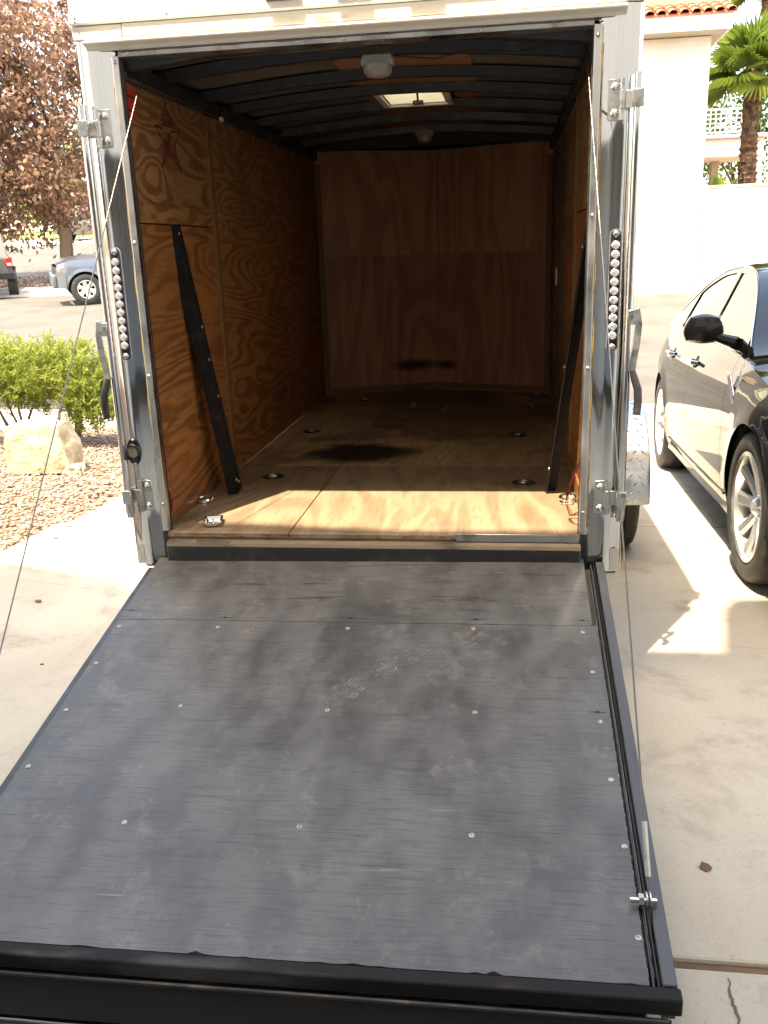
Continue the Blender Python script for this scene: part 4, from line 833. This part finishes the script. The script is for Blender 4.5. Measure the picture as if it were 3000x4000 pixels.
# fan palms
def fan_palm(label, base, h, tr_, frond, nfr, seed, lean=0, skirt=True):
    random.seed(seed); t = thing('fan_palm', label, 'palm tree', base, 'fan palms beyond the white wall'); b = Vector(base); top = b+Vector((lean,0,h))
    mb = MB(); n = 40; mb.tube([b+(top-b)*(i/n) for i in range(n+1)], [tr_*(1.05-.25*i/n)*(1+.10*(i%2)) for i in range(n+1)], 14); tk = part('trunk', mb, palmbark, t)
    mb = MB(); rows = int(h/.16)
    for i in range(rows):
        z = i/rows
        for j in range(7):
            a = 2*math.pi*(j+.5*(i%2))/7+random.uniform(-.2,.2); r_ = tr_*(1.0-.22*z); p = b+(top-b)*z; o = Vector((math.cos(a), math.sin(a), 0)); w = Vector((-o.y,o.x,0)); k = random.uniform(.7,1.3)
            mb.add([p+o*r_*.9-w*.09*tr_/.2, p+o*r_*.9+w*.09*tr_/.2, p+o*(r_+.06*k)+w*.05+Vector((0,0,.12*k)), p+o*(r_+.06*k)-w*.05+Vector((0,0,.12*k)), p+o*r_*.8+Vector((0,0,.2))], [(0,1,2,3),(3,2,4)])
    part('leaf_bases', mb, palmbark, tk)
    for i in range(nfr):
        a = i*2.399+random.uniform(-.2,.2); el = R(80-105*(i/(nfr-1))+random.uniform(-8,8)); d = Vector((math.cos(a)*math.cos(el), math.sin(a)*math.cos(el), math.sin(el))); Lp = frond*random.uniform(.55,.75)
        p0 = top+Vector((0,0,random.uniform(-.15,.15))); p1 = p0+d*Lp*.6; p2 = p0+d*Lp+Vector((0,0,-.10*Lp)); st = MB().tube([p0,p1,p2], [.022,.014,.010], 5)
        fr = part('frond', st, palmleaf, t); sd = d.cross(Vector((0,0,1))); sd = sd.normalized() if sd.length > .1 else Vector((1,0,0)); u = sd.cross(d).normalized()
        nb = 30; Cc = []; Dd = []; Nn = []; LL = []; WW = []
        mb = MB(); sp = R(125)
        for q in range(nb):
            an = -sp+2*sp*q/(nb-1); dr = (d*math.cos(an)+sd*math.sin(an)).normalized(); Lb = frond*(.62+.38*math.cos(an*.55))*random.uniform(.92,1.05)
            wd = dr.cross(u).normalized()*frond*.030; lift = u*(.05*frond*(1 if q%2 else -1)*.25); drp = Vector((0,0,-1))*frond*.16*(1.0 if el < .4 else .5)
            A = p2; B = p2+dr*Lb*.55+u*.06*frond+lift; Ct = p2+dr*Lb+drp
            mb.add([A, B+wd, Ct, B-wd], [(0,1,2),(0,2,3)])
        o_ = part('fan_blade', mb, palmleaf, fr, smooth=0); a_ = o_.data.attributes.new('tone','FLOAT','POINT'); base_t = .25+.6*random.random(); a_.data.foreach_set('value', [min(1,max(0,base_t+random.uniform(-.15,.15))) for _ in o_.data.vertices])
        a_ = fr.data.attributes.new('tone','FLOAT','POINT'); a_.data.foreach_set('value', [.9]*len(fr.data.vertices))
    random.seed(7+seed); return t
fan_palm('fan palm with shaggy brown trunk in front of the white balcony', (6.95,24,gz(24)), 5.15, .22, 1.0, 24, 3, lean=-.14)
fan_palm('tall palm with orange brown trunk right behind the white house corner', (6.15,28,gz(28)), 9.6, .21, 1.1, 18, 5)
fan_palm('low young palm with fronds just showing over the white wall', (6.1,23.0,gz(23)), 1.55, .12, .62, 14, 6)
fan_palm('distant tall palm whose crown hangs into the top right corner', (10.9,40,gz(40)), 9.8, .18, 1.2, 18, 8)

# ------------------------------------------------------------------ buildings
hs = thing('white_house', 'white stucco house with terracotta tile eave right of the trailer', 'house', (4.0,18.7,gz(18.7)))
part('wall', MB().bx(-2.0,4.69, 18.7,26, -.6,5.02), stucco, hs, bevel=.02)
part('fascia', MB().bx(-2.2,4.99, 18.19,18.25, 5.035,5.36), whitewood, hs, bevel=.005); part('fascia', MB().bx(4.93,4.99, 18.252,26.3, 5.035,5.36), whitewood, hs, bevel=.005)
part('soffit', MB().bx(-2.2,4.925, 18.252,26.2, 5.03,5.06), stucco2, hs)
ridge = lambda y: 5.37+(y-18.2)*.36
rf = part('roof', MB().add([(-2.3,18.15,ridge(18.15)),(5.05,18.15,ridge(18.15)),(5.05,24,ridge(24)),(-2.3,24,ridge(24)),(-2.3,18.15,ridge(18.15)-.03),(5.05,18.15,ridge(18.15)-.03),(5.05,24,ridge(24)-.03),(-2.3,24,ridge(24)-.03)], [(0,1,2,3),(7,6,5,4),(0,4,5,1),(1,5,6,2),(2,6,7,3),(3,7,4,0)]), terracotta, hs)
tl = MB(); sl = math.atan(.36)
tl.grid(lambda u, v: (.098*(1-.08*u)*math.cos(v), .42*u*math.cos(sl), .42*u*math.sin(sl)+.075*math.sin(v)+.025*(1-u)), [0,.03,1], list(np.linspace(0,math.pi,9)))
me_t = None
for r_ in range(3):
    for i in range(14):
        x = 4.95-.232*i; y = 18.10+r_*.36
        if me_t is None: o = part('roof_tile', tl, terracotta, rf); me_t = o.data; sol = o.modifiers.new('thick','SOLIDIFY'); sol.thickness = .014
        else:
            o = bpy.data.objects.new('roof_tile', me_t); COL.objects.link(o); o.parent = rf; sol = o.modifiers.new('thick','SOLIDIFY'); sol.thickness = .014
        o.location = (x-0, y-0, ridge(y)+.0)
        o.location = Vector((x, y, ridge(y)))
        if o.data is me_t and r_ == 0 and i == 0:
            for v_ in me_t.vertices: v_.co += ORG[rf]
        o.location = Vector((x, y, ridge(y))) - ORG[rf]
gw = thing('garden_wall', 'long low white stucco garden wall beside the white house', 'wall', (7,18.62,gz(18.6)))
part('wall_panel', MB().bx(4.70,30, 18.62,18.85, -.6,1.96), stucco, gw, bevel=.01); part('coping', MB().bx(4.705,30, 18.59,18.88, 1.962,2.02), stucco, gw, bevel=.01)
bh = thing('balcony_house', 'tan two storey house with white lattice balcony on piers behind the palm', 'house', (8,30,gz(30)))
part('wall', MB().bx(1.5,6.3, 31,38, 0,8), stucco2, bh); part('beam', MB().bx(6.3,8.74, 29.9,32.2, 3.45,4.02), stucco, bh, bevel=.02); part('ledge', MB().bx(6.3,8.85, 29.78,32.3, 4.024,4.14), stucco, bh, bevel=.02)
part('pier', MB().bx(8.2,8.72, 29.92,30.5, .3,3.446), stucco, bh, bevel=.02); part('pier', MB().bx(7.46,7.72, 31.6,31.9, .3,3.446), stucco2, bh, bevel=.02)
for (xa, xb, ya, yb) in [(6.35,8.15,29.95,29.95),(8.17,8.80,29.95,32.0)]:
    d = Vector((xb-xa, yb-ya, 0)); Ln = d.length; d.normalize(); rl = part('railing', MB().tube([(xa,ya,4.92),(xb,yb,4.92)], .035, 4).tube([(xa,ya,4.22),(xb,yb,4.22)], .03, 4).tube([(xa,ya,4.14),(xa,ya,4.95)], .045, 4).tube([(xb,yb,4.14),(xb,yb,4.95)], .045, 4), whitewood, bh, smooth=0)
    k = int(Ln/.15)
    for i in range(1, k): p = Vector((xa,ya,0))+d*(Ln*i/k); part('lattice_bar', MB().tube([(p.x,p.y,4.22),(p.x,p.y,4.92)], .022, 4), whitewood, rl, smooth=0)
    for z in (4.36,4.50,4.64,4.78): part('lattice_bar', MB().tube([(xa,ya,z),(xb,yb,z)], .02, 4), whitewood, rl, smooth=0)
fh = thing('tan_house', 'pale tan house far across the lawn, half hidden by bronze leaves', 'house', (-52,78,gz(78)))
part('wall', MB().bx(-64,-42, 78,88, 2,7.2), stucco2, fh); part('roof', MB().prism([(77.4,7.15),(88.6,7.15),(83,9.6)], basis((-64.6,0,0),(0,1,0),(0,0,1),(1,0,0)), 23.2), terracotta, fh)
for x in (-60,-55,-48,-45): w_ = part('window', MB().bx(x,x+1.6, 77.93,78.0, 4.4,5.9), whitewood, fh); part('pane', MB().bx(x+.1,x+1.5, 77.90,77.928, 4.5,5.8), wglass, w_)
fh = thing('stucco_house', 'pale stucco house far off right of the plum tree trunk', 'house', (-30,84,gz(84)))
part('wall', MB().bx(-38,-20, 84,94, 2,7.5), stucco, fh); part('roof', MB().prism([(83.4,7.45),(94.6,7.45),(89,10)], basis((-38.6,0,0),(0,1,0),(0,0,1),(1,0,0)), 19.2), terracotta, fh)
# unseen house added behind the camera: its eave is shaped to shade the ramp and it shows in the polished metal
ho = thing('unseen_house', 'unseen cream two storey house with open garage, added at the head of the driveway for shade', 'house', (0,-3.75,-.5))
for (x0, x1, z0, z1) in [(-9,-3.3,-.6,6.2),(2.9,9,-.6,6.2),(-3.295,2.895,1.72,6.2)]: part('wall', MB().bx(x0, x1, -4.0,-3.75, z0, z1), stucco, ho)
part('garage_wall', MB().bx(-3.5,3.1, -7.1,-7.0, -.6,2.6), mat('garage_drywall', (.42,.44,.48), .8), ho); part('garage_wall', MB().bx(-3.5,-3.4, -6.99,-4.01, -.6,2.6), whitewood, ho); part('garage_wall', MB().bx(3.0,3.1, -6.99,-4.01, -.6,2.6), whitewood, ho); part('garage_ceiling', MB().bx(-3.5,3.1, -7,-4.01, 2.61,2.7), whitewood, ho)
part('garage_jamb', MB().bx(-3.29,-3.2, -3.98,-3.72, -.5,1.715), whitewood, ho); part('garage_jamb', MB().bx(2.8,2.89, -3.98,-3.72, -.5,1.715), whitewood, ho)
for x in (-5.5,-1.2,2.2,5.2):
    w_ = part('window', MB().bx(x,x+1.3, -3.74,-3.69, 3.4,4.9), whitewood, ho); part('pane', MB().bx(x+.07,x+.62, -3.70,-3.68, 3.47,4.83), wglass, w_); part('pane', MB().bx(x+.68,x+1.23, -3.70,-3.68, 3.47,4.83), wglass, w_)
SHADE_EDGE = [(-9.6,-1.35),(-3.6,-1.48),(-2.75,-1.78),(-2.42,-2.30),(-1.2,-2.44),(-.1,-2.42),(.02,-1.86),(9.6,-1.80)]  # eave outline stepped to cast the wanted shadow edge
part('eave', MB().prism(SHADE_EDGE+[(9.6,-11.4),(-9.6,-11.4)], T(0,0,6.22), .36), stucco, ho)
part('roof', MB().add([(-9.6,-3.0,6.585),(9.6,-3.0,6.585),(9.6,-11.4,6.585),(-9.6,-11.4,6.585),(-6,-7.2,8.2),(6,-7.2,8.2)], [(0,1,5,4),(1,2,5),(2,3,4,5),(3,0,4)]), terracotta, ho)

# ------------------------------------------------------------------ cars
def curve(tab, d=.10):
    xs_ = [p[0] for p in tab]; ys_ = [p[1] for p in tab]; k = np.linspace(-1,1,9)
    return lambda s: float(np.mean(np.interp(s+d*k, xs_, ys_)))
def make_car(t, sp, paint):
    wb, RA, zc = sp['wb'], sp['arch'], sp['axle_z']; w0 = curve(sp['plan']); zt = curve(sp['belt'], .12); zr = curve(sp['roof'], .09); zcn = curve(sp['centre'], .12); dw = curve(sp['section'], .035); sill = sp['sill']
    xb, xr_, zb0, zr0 = sp['tumble']
    def Wd(s, z):
        d = min(math.hypot(s, z-zc), math.hypot(s-wb, z-zc))-RA
        return w0(s)+dw(z)+.014*math.exp(-(max(d,0)/.05)**2)
    def zbot(s):
        z = sill+(.0 if -.5 < s < wb+.5 else .06)
        for c in (0, wb):
            if abs(s-c) < RA: z = max(z, zc+math.sqrt(max(0, RA*RA-(s-c)**2)))
        return z
    st = set(np.linspace(sp['plan'][0][0]+.001, sp['plan'][-1][0]-.001, 60))
    for c in (0, wb):
        st |= {c-RA-.003, c+RA+.003}; st |= {c+RA*.9995*math.cos(a) for a in np.linspace(0, math.pi, 23)}
    def stations(a, b): return [a]+sorted(s for s in st if a+.004 < s < b-.004)+[b]
    cuts = sp['cuts']; vr = list(np.linspace(0,1,15))
    for sd in (-1, 1):
        for (nm, a, b) in cuts:
            g = .0025
            p = part(nm, MB().grid(lambda s, v: (sd*Wd(s, zbot(s)+(zt(s)-zbot(s))*v), s, zbot(s)+(zt(s)-zbot(s))*v), stations(a+g, b-g), vr), paint, t, smooth=38)
            if nm == 'door':
                sh_ = b-.14; z = sp.get('handle_z', .80); x = Wd(sh_, z)
                part('handle', MB().tube([(sd*(x+.004), sh_-.10, z-.002),(sd*(x+.034), sh_-.075, z),(sd*(x+.036), sh_+.055, z+.004),(sd*(x+.004), sh_+.08, z+.004)], [.010,.014,.014,.010], 8), carchrome, p)
                part('handle_cup', MB().grid(lambda u, v: (sd*(Wd(sh_-.01, z+v*.036)+.0018-.0*abs(u)), sh_-.01+u*.07, z+v*.036*math.sqrt(max(0,1-u*u))), list(np.linspace(-1,1,11)), [-1,-.5,0,.5,1]), darkv, p)
        # arches, rocker
        for c in (0, wb):
            part('wheel_arch_liner', MB().lathe([(RA-.002,0),(RA-.002,.30)], 24, basis((sd*(w0(c)-.305) if sd > 0 else -(w0(c)-.005),c,zc),(0,1,0),(0,0,1),(1,0,0)), -.15, math.pi+.15).lathe([(0,0),(RA,0)], 24, basis((sd*(w0(c)-.31),c,zc),(0,1,0),(0,0,1),(1,0,0)), -.15, math.pi+.15), darkv, t)
        part('rocker_panel', MB().grid(lambda s, v: (sd*(Wd(s, sill+.02)+[-.03,.012,.016,.0,-.06][int(v)]), s, [sill+.055,sill+.045,sill+.012,sill-.012,sill-.02][int(v)]), list(np.linspace(RA+.02, wb-RA-.02, 12)), [0,1,2,3,4]), paint, t)
        # greenhouse side
        def G(s, z): return sd*(xb+(xr_-xb)*(z-zb0)/(zr0-zb0))
        fr_w = sp.get('frame', .05); s0, s1 = sp['glass']
        for (nm, a, b, m_) in sp['windows']:
            part(nm, MB().grid(lambda s, v: (lambda z: (G(s,z)-sd*.006, s, z))(zt(s)-.01+(max(zr(s)-fr_w, zt(s)-.005)-zt(s)+.01)*v), list(np.linspace(a,b,16)), list(np.linspace(0,1,6))), m_, t)
        part('window_frame', MB().grid(lambda s, v: (lambda z: (G(s,z)+sd*.002, s, z))(max(zr(s)-fr_w*1.0, zt(s)-.01)+min(fr_w, zr(s)-zt(s)+.01)*v*.999), list(np.linspace(s0,s1,40)), [0,.5,1]), paint, t)
        for (a, b, sl_) in sp['pillars']:
            part('pillar', MB().grid(lambda u, v: (lambda s: (lambda z: (G(s,z)+sd*.003, s, z))(zt(s)-.01+(zr(s)-fr_w*.7-zt(s)+.01)*v))(a+(b-a)*u+sl_*v), [0,.5,1], list(np.linspace(0,1,6))), sp.get('pillar_mat', paint), t)
        if sp.get('chrome'):
            a, b = sp['chrome']; q = [(G(s, max(zr(s)-fr_w*.25, zt(s)))+sd*.006, s, max(zr(s)-fr_w*.25, zt(s))) for s in np.linspace(a,b,40)]; part('chrome_trim', MB().tube(q, .004, 6), carchrome, t)
            q = [(sd*(Wd(s, zt(s))-.004), s, zt(s)+.004) for s in np.linspace(a+.1,b,24)]; part('chrome_trim', MB().tube(q, .004, 6), carchrome, t)
    def cap(nm, a, b, m_, inner=False, n=16):
        def fn(s, u):
            if inner: x = G0(zr(s)); zz_ = zr(s)
            else: x = Wd(s, zt(s)); zz_ = zt(s)
            c = (zr(s)+.035 if inner else zcn(s)); return (x*u, s, zz_+(c-zz_)*(1-abs(u)**2.4))
        return part(nm, MB().grid(fn, list(np.linspace(a,b,n)), list(np.linspace(-1,1,15))), m_, t, smooth=50)
    G0 = lambda z: xb+(xr_-xb)*(z-zb0)/(zr0-zb0)
    cap('hood', sp['plan'][0][0]+.02, sp['hood_end'], paint, n=24)
    if sp.get('deck'): cap('trunk_lid', sp['deck'], sp['plan'][-1][0]-.02, paint)
    ws = sp['screen']; cap('windshield', ws[0], ws[1], cglass, True); cap('roof', ws[1], ws[2], paint, True); cap('rear_window', ws[2], ws[3], cglass_d, True)
    # ends
    for s_, nm in ((sp['plan'][0][0]+.003,'front_bumper'), (sp['plan'][-1][0]-.003,'rear_bumper')):
        part(nm, MB().grid(lambda u, v: (u*Wd(s_, zbot(s_)+(zt(s_)-zbot(s_))*v), s_+(-.10 if s_ < 1 else .08)*(1-u*u)*(1-.3*v), zbot(s_)+(zt(s_)-zbot(s_))*v+.04*v*(1-u*u)), list(np.linspace(-1,1,17)), list(np.linspace(0,1,9))), paint, t)
    part('floor_pan', MB().bx(-sp['plan'][6][1]+.12, sp['plan'][6][1]-.12, -.3, wb+.4, sill+.0, sill+.03), darkv, t)
    f0, f1 = ws[0], ws[3]
    part('cabin_trim', MB().grid(lambda s, u: (u*(w0(s)-.10), s, (zt(s)-.02 if abs(u) > .97 else sill+.25) if f0+.25 < s < f1-.2 else zt(s)-.015), list(np.linspace(f0-.05, f1+.05, 26)), [-1,-.96,-.5,0,.5,.96,1]), interior, t)
    for sx in (-.38,.38):
        for y_, hh in ((sp['seats'][0], 1), (sp['seats'][1], .95)):
            part('seat', MB().prism([(-.27,.40),(.22,.38),(.28,.50),(.46,1.02*hh),(.38,1.04*hh),(.20,.60),(-.28,.55)], basis((sx-.24,y_,0),(0,1,0),(0,0,1),(1,0,0)), .48), interior, t, bevel=.04, seg=2); part('headrest', MB().bx(sx-.12,sx+.12, y_+.40,y_+.48, 1.05*hh,1.22*hh), interior, t, bevel=.03, seg=2)
    part('dashboard', MB().bx(-.68,.68, f0+.15,f0+.52, .62,zt(f0+.3)-.02), interior, t, bevel=.05, seg=2)
    for sd in (-1, 1):
        for c in (0, wb): wheel(t, (sd*(w0(c)-sp['tyre'][1]/2-.006), c, sp['tyre'][0]), sp['tyre'][0], sp['tyre'][1], sp['tyre'][2], sp['spokes'], rimm, sd, steer=(sp.get('steer',0) if c == 0 else 0), sp_w=sp.get('sp_w',.06), deep=sp.get('deep',.02))
    return Wd, zt
SED = dict(wb=2.88, arch=.372, axle_z=.345, sill=.20,
    plan=[(-.90,.60),(-.80,.71),(-.62,.82),(-.38,.880),(0,.905),(.5,.910),(1.5,.915),(2.4,.915),(2.88,.910),(3.3,.885),(3.6,.83),(3.85,.74),(3.97,.60)],
    belt=[(-.90,.66),(-.7,.76),(-.3,.86),(0,.915),(.5,.98),(1.2,1.005),(2.0,1.03),(2.8,1.055),(3.3,1.06),(3.8,1.03),(3.97,.94)],
    centre=[(-.90,.72),(-.6,.85),(0,.97),(.55,1.035),(1.5,1.06),(3.0,1.10),(3.6,1.10),(3.97,1.02)],
    roof=[(.30,.97),(.50,1.03),(.75,1.165),(1.0,1.29),(1.25,1.385),(1.5,1.43),(1.8,1.45),(2.2,1.44),(2.6,1.375),(2.9,1.275),(3.2,1.155),(3.45,1.075),(3.6,1.05)],
    section=[(.10,-.10),(.20,-.055),(.30,-.018),(.42,0),(.6,.004),(.76,0),(.82,-.006),(.855,-.026),(.93,-.045),(1.0,-.078),(1.1,-.13)],
    tumble=(.815,.60,1.0,1.44), frame=.045, glass=(.42,3.42), windows=[('side_window',.62,1.72,cglass),('side_window',1.80,2.85,cglass_d)], pillars=[(1.66,1.79,.05),(2.78,3.42,-.06)], chrome=(.50,3.15),
    cuts=[('front_fender',-.899,.56),('door',.56,1.70),('door',1.70,2.62),('rear_fender',2.62,3.969)], hood_end=.46, deck=3.35, screen=(.36,1.28,2.45,3.42), seats=(1.45,2.40), tyre=(.345,.235,.245), spokes=9, steer=R(2), sp_w=.075, handle_z=.885, deep=.035)
sed = thing('sedan_car', 'shiny black four door sedan with silver alloy wheels parked beside the trailer', 'car', (0,0,0))
Wd, zt = make_car(sed, SED, paint_blk)
for sd in (-1, 1):
    x = Wd(.45,.82)
    v_ = part('fender_vent', MB().prism([(.30,.745),(.375,.75),(.535,.905),(.47,.90)], basis((sd*(x-.004),0,0),(0,1,0),(0,0,1),(sd,0,0)), .012), carchrome, sed, bevel=.004)
    part('vent_slot', MB().prism([(.345,.765),(.38,.767),(.50,.885),(.468,.882)], basis((sd*(x+.0085),0,0),(0,1,0),(0,0,1),(sd,0,0)), .002), blackp, sed)
    mm = MB(); lump(mm, (sd*.955,.95,1.10), (.088,.058,.068), 8, 21, .0, .62); mir = part('side_mirror', mm, paint_blk, sed, smooth=60)
    part('mirror_arm', MB().tube([(sd*.80,.86,1.025),(sd*.86,.90,1.045),(sd*.92,.95,1.07)], [.034,.028,.026], 8), paint_blk, mir); part('mirror_glass', MB().bx(min(sd*.88,sd*1.03), max(sd*.88,sd*1.03), 1.006,1.010, 1.05,1.145), carchrome, mir)
    part('wheel_chock_trim', MB().tube([(sd*(Wd(s,.30)+.003), s, .300) for s in np.linspace(.5,2.42,20)], .006, 6), paint_blk, sed)
    part('headlight', MB().grid(lambda u, v: (sd*(Wd(-.78+.28*u,.66+.06*v)+.004), -.78+.28*u, .60+.03*u+.10*v), list(np.linspace(0,1,6)), [0,.5,1]), whitelamp, sed)
part('grille', MB().bx(-.36,.36, -1.012,-.985, .40,.66), carchrome, sed, bevel=.02)
fc = Vector((1.645,1.06,gz(1.06))); rc = Vector((1.735,3.94,gz(3.94))); dy = (rc-fc).normalized(); dx = dy.cross(Vector((0,0,1))).normalized(); dz = dx.cross(dy)
sed.matrix_world = basis(fc+dx*.79, dx, dy, dz)

SUVS = dict(wb=2.79, arch=.445, axle_z=.39, sill=.36,
    plan=[(-.68,.68),(-.63,.77),(-.54,.85),(-.35,.90),(0,.92),(.5,.92),(1.5,.925),(2.4,.925),(2.8,.92),(3.4,.89),(3.75,.84),(3.9,.72)],
    belt=[(-.68,.90),(-.56,1.04),(-.3,1.11),(.3,1.14),(1.0,1.16),(2.5,1.18),(3.9,1.15)], centre=[(-.68,.96),(-.5,1.12),(.2,1.22),(.6,1.20),(3.9,1.2)],
    roof=[(.20,1.10),(.45,1.20),(.8,1.45),(1.15,1.66),(1.5,1.76),(2.5,1.78),(3.3,1.74),(3.6,1.55),(3.85,1.2)],
    section=[(.30,-.06),(.45,-.02),(.6,0),(.8,0),(.95,-.015),(1.1,-.05),(1.2,-.09)], tumble=(.84,.66,1.14,1.76), frame=.06, glass=(.3,3.7), windows=[('side_window',.55,1.6,cglass_d),('side_window',1.66,2.6,cglass_d),('side_window',2.7,3.4,cglass_d)], pillars=[(1.58,1.68,.03),(2.58,2.72,.0)],
    cuts=[('front_fender',-.679,.62),('door',.62,1.62),('door',1.62,2.55),('rear_fender',2.55,3.899)], hood_end=.42, screen=(.25,1.3,3.3,3.75), seats=(1.35,2.3), tyre=(.388,.265,.225), spokes=6, sp_w=.13, handle_z=1.0)
suv = thing('suv_car', 'silver blue sport utility vehicle parked across the street behind the left post', 'car', (0,0,0))
Wd2, zt2 = make_car(suv, SUVS, paint_slv)
for sd in (-1, 1):
    part('headlight', MB().grid(lambda u, v: (sd*(Wd2(-.64+.16*u,.9)+.008), -.64+.16*u, .90+.05*u+.10*v), list(np.linspace(0,1,6)), [0,.5,1]), whitelamp, suv); part('indicator', MB().grid(lambda u, v: (sd*(Wd2(-.65+.08*u,.8)+.010), -.65+.08*u, .83+.05*v), [0,.5,1], [0,1]), orangel, suv)
    part('bumper_corner', MB().grid(lambda u, v: (sd*(Wd2(-.67+.20*u, .6)+.012), -.67+.20*u, .42+.36*v), list(np.linspace(0,1,7)), [0,.5,1]), greyplastic, suv)
part('bumper_bar', MB().bx(-.68,.68, -.80,-.68, .42,.76), greyplastic, suv, bevel=.04, seg=2)
fdir = Vector((-.86,-.50,0)).normalized(); dy = -fdir; dz = Vector((0,-.06,1)).normalized(); dx = dy.cross(dz).normalized(); dz = dx.cross(dy)
cpt = Vector((-10.36,19.55,gz(19.55))); suv.matrix_world = basis(cpt+dx*.80 if dx.y > 0 else cpt-dx*.80, dx, dy, dz)
car3 = thing('hatchback_car', 'grey car parked at the far kerb just left of the trailer post', 'car', (0,0,0)); make_car(car3, SUVS, paint_jeep); car3.location = (-25.9,50.2,gz(50.2)); car3.rotation_euler = (0,0,R(-72))

# boxy off-roader, seen from behind
jp = thing('offroad_car', 'boxy grey off-road vehicle with a red tail lamp at the left edge of the street', 'car', (0,0,0))
part('tub', MB().prism([(-.78,.55),(.78,.55),(.80,1.10),(.74,1.14),(-.74,1.14),(-.80,1.10)], basis((0,0,0),(1,0,0),(0,0,1),(0,1,0)), 2.3), paint_jeep, jp, bevel=.03, seg=2)
part('hood', MB().bx(-.62,.62, 2.3,3.5, .75,1.16), paint_jeep, jp, bevel=.05, seg=2)
part('soft_top', MB().add([(-.74,.02,1.145),(.74,.02,1.145),(.74,2.1,1.145),(-.74,2.1,1.145),(-.62,.16,1.82),(.62,.16,1.82),(.62,1.7,1.84),(-.62,1.7,1.84)], [(0,1,5,4),(1,2,6,5),(2,3,7,6),(3,0,4,7),(4,5,6,7)]), softtop, jp, bevel=.05, seg=2)
part('rear_window', MB().add([(-.50,.035,1.25),(.50,.035,1.25),(.46,.125,1.70),(-.46,.125,1.70)], [(0,1,2,3)]), wglass, jp)
part('rear_bumper', MB().bx(-.84,.84, -.16,.0, .55,.73), blackp, jp, bevel=.02)
for sd in (-1, 1):
    tlp = part('tail_lamp', MB().bx(min(sd*.64,sd*.83), max(sd*.64,sd*.83), -.07,.02, .90,1.16), redlamp, jp, bevel=.02); part('reverse_lens', MB().bx(min(sd*.68,sd*.79), max(sd*.68,sd*.79), -.078,-.06, .93,1.0), whitelamp, tlp)
    part('fender_flare', MB().lathe([(.46,0),(.46,.16),(.43,.16)], 16, basis((sd*.74 if sd > 0 else -.90,.62,.42),(0,1,0),(0,0,1),(1,0,0)), .1, math.pi-.1), blackp, jp)
    for y in (.62,3.05): wheel(jp, (sd*.76,y,.40), .40, .27, .215, 5, rimm, sd, sp_w=.11)
sw_ = wheel(jp, (-.05,-.16,1.0), .39, .25, .215, 5, rimm, 1)
sw_.name = 'spare_wheel'
for ch in [sw_]+list(sw_.children):
    me = ch.data; Mx = T(-.05,-.16,1.0) @ Matrix.Rotation(-math.pi/2, 4, 'Z') @ T(.05,.16,-1.0); me.transform(Mx)
jp.location = (-14.50,21.75,gz(21.9)); jp.rotation_euler = (R(2),0,R(30))
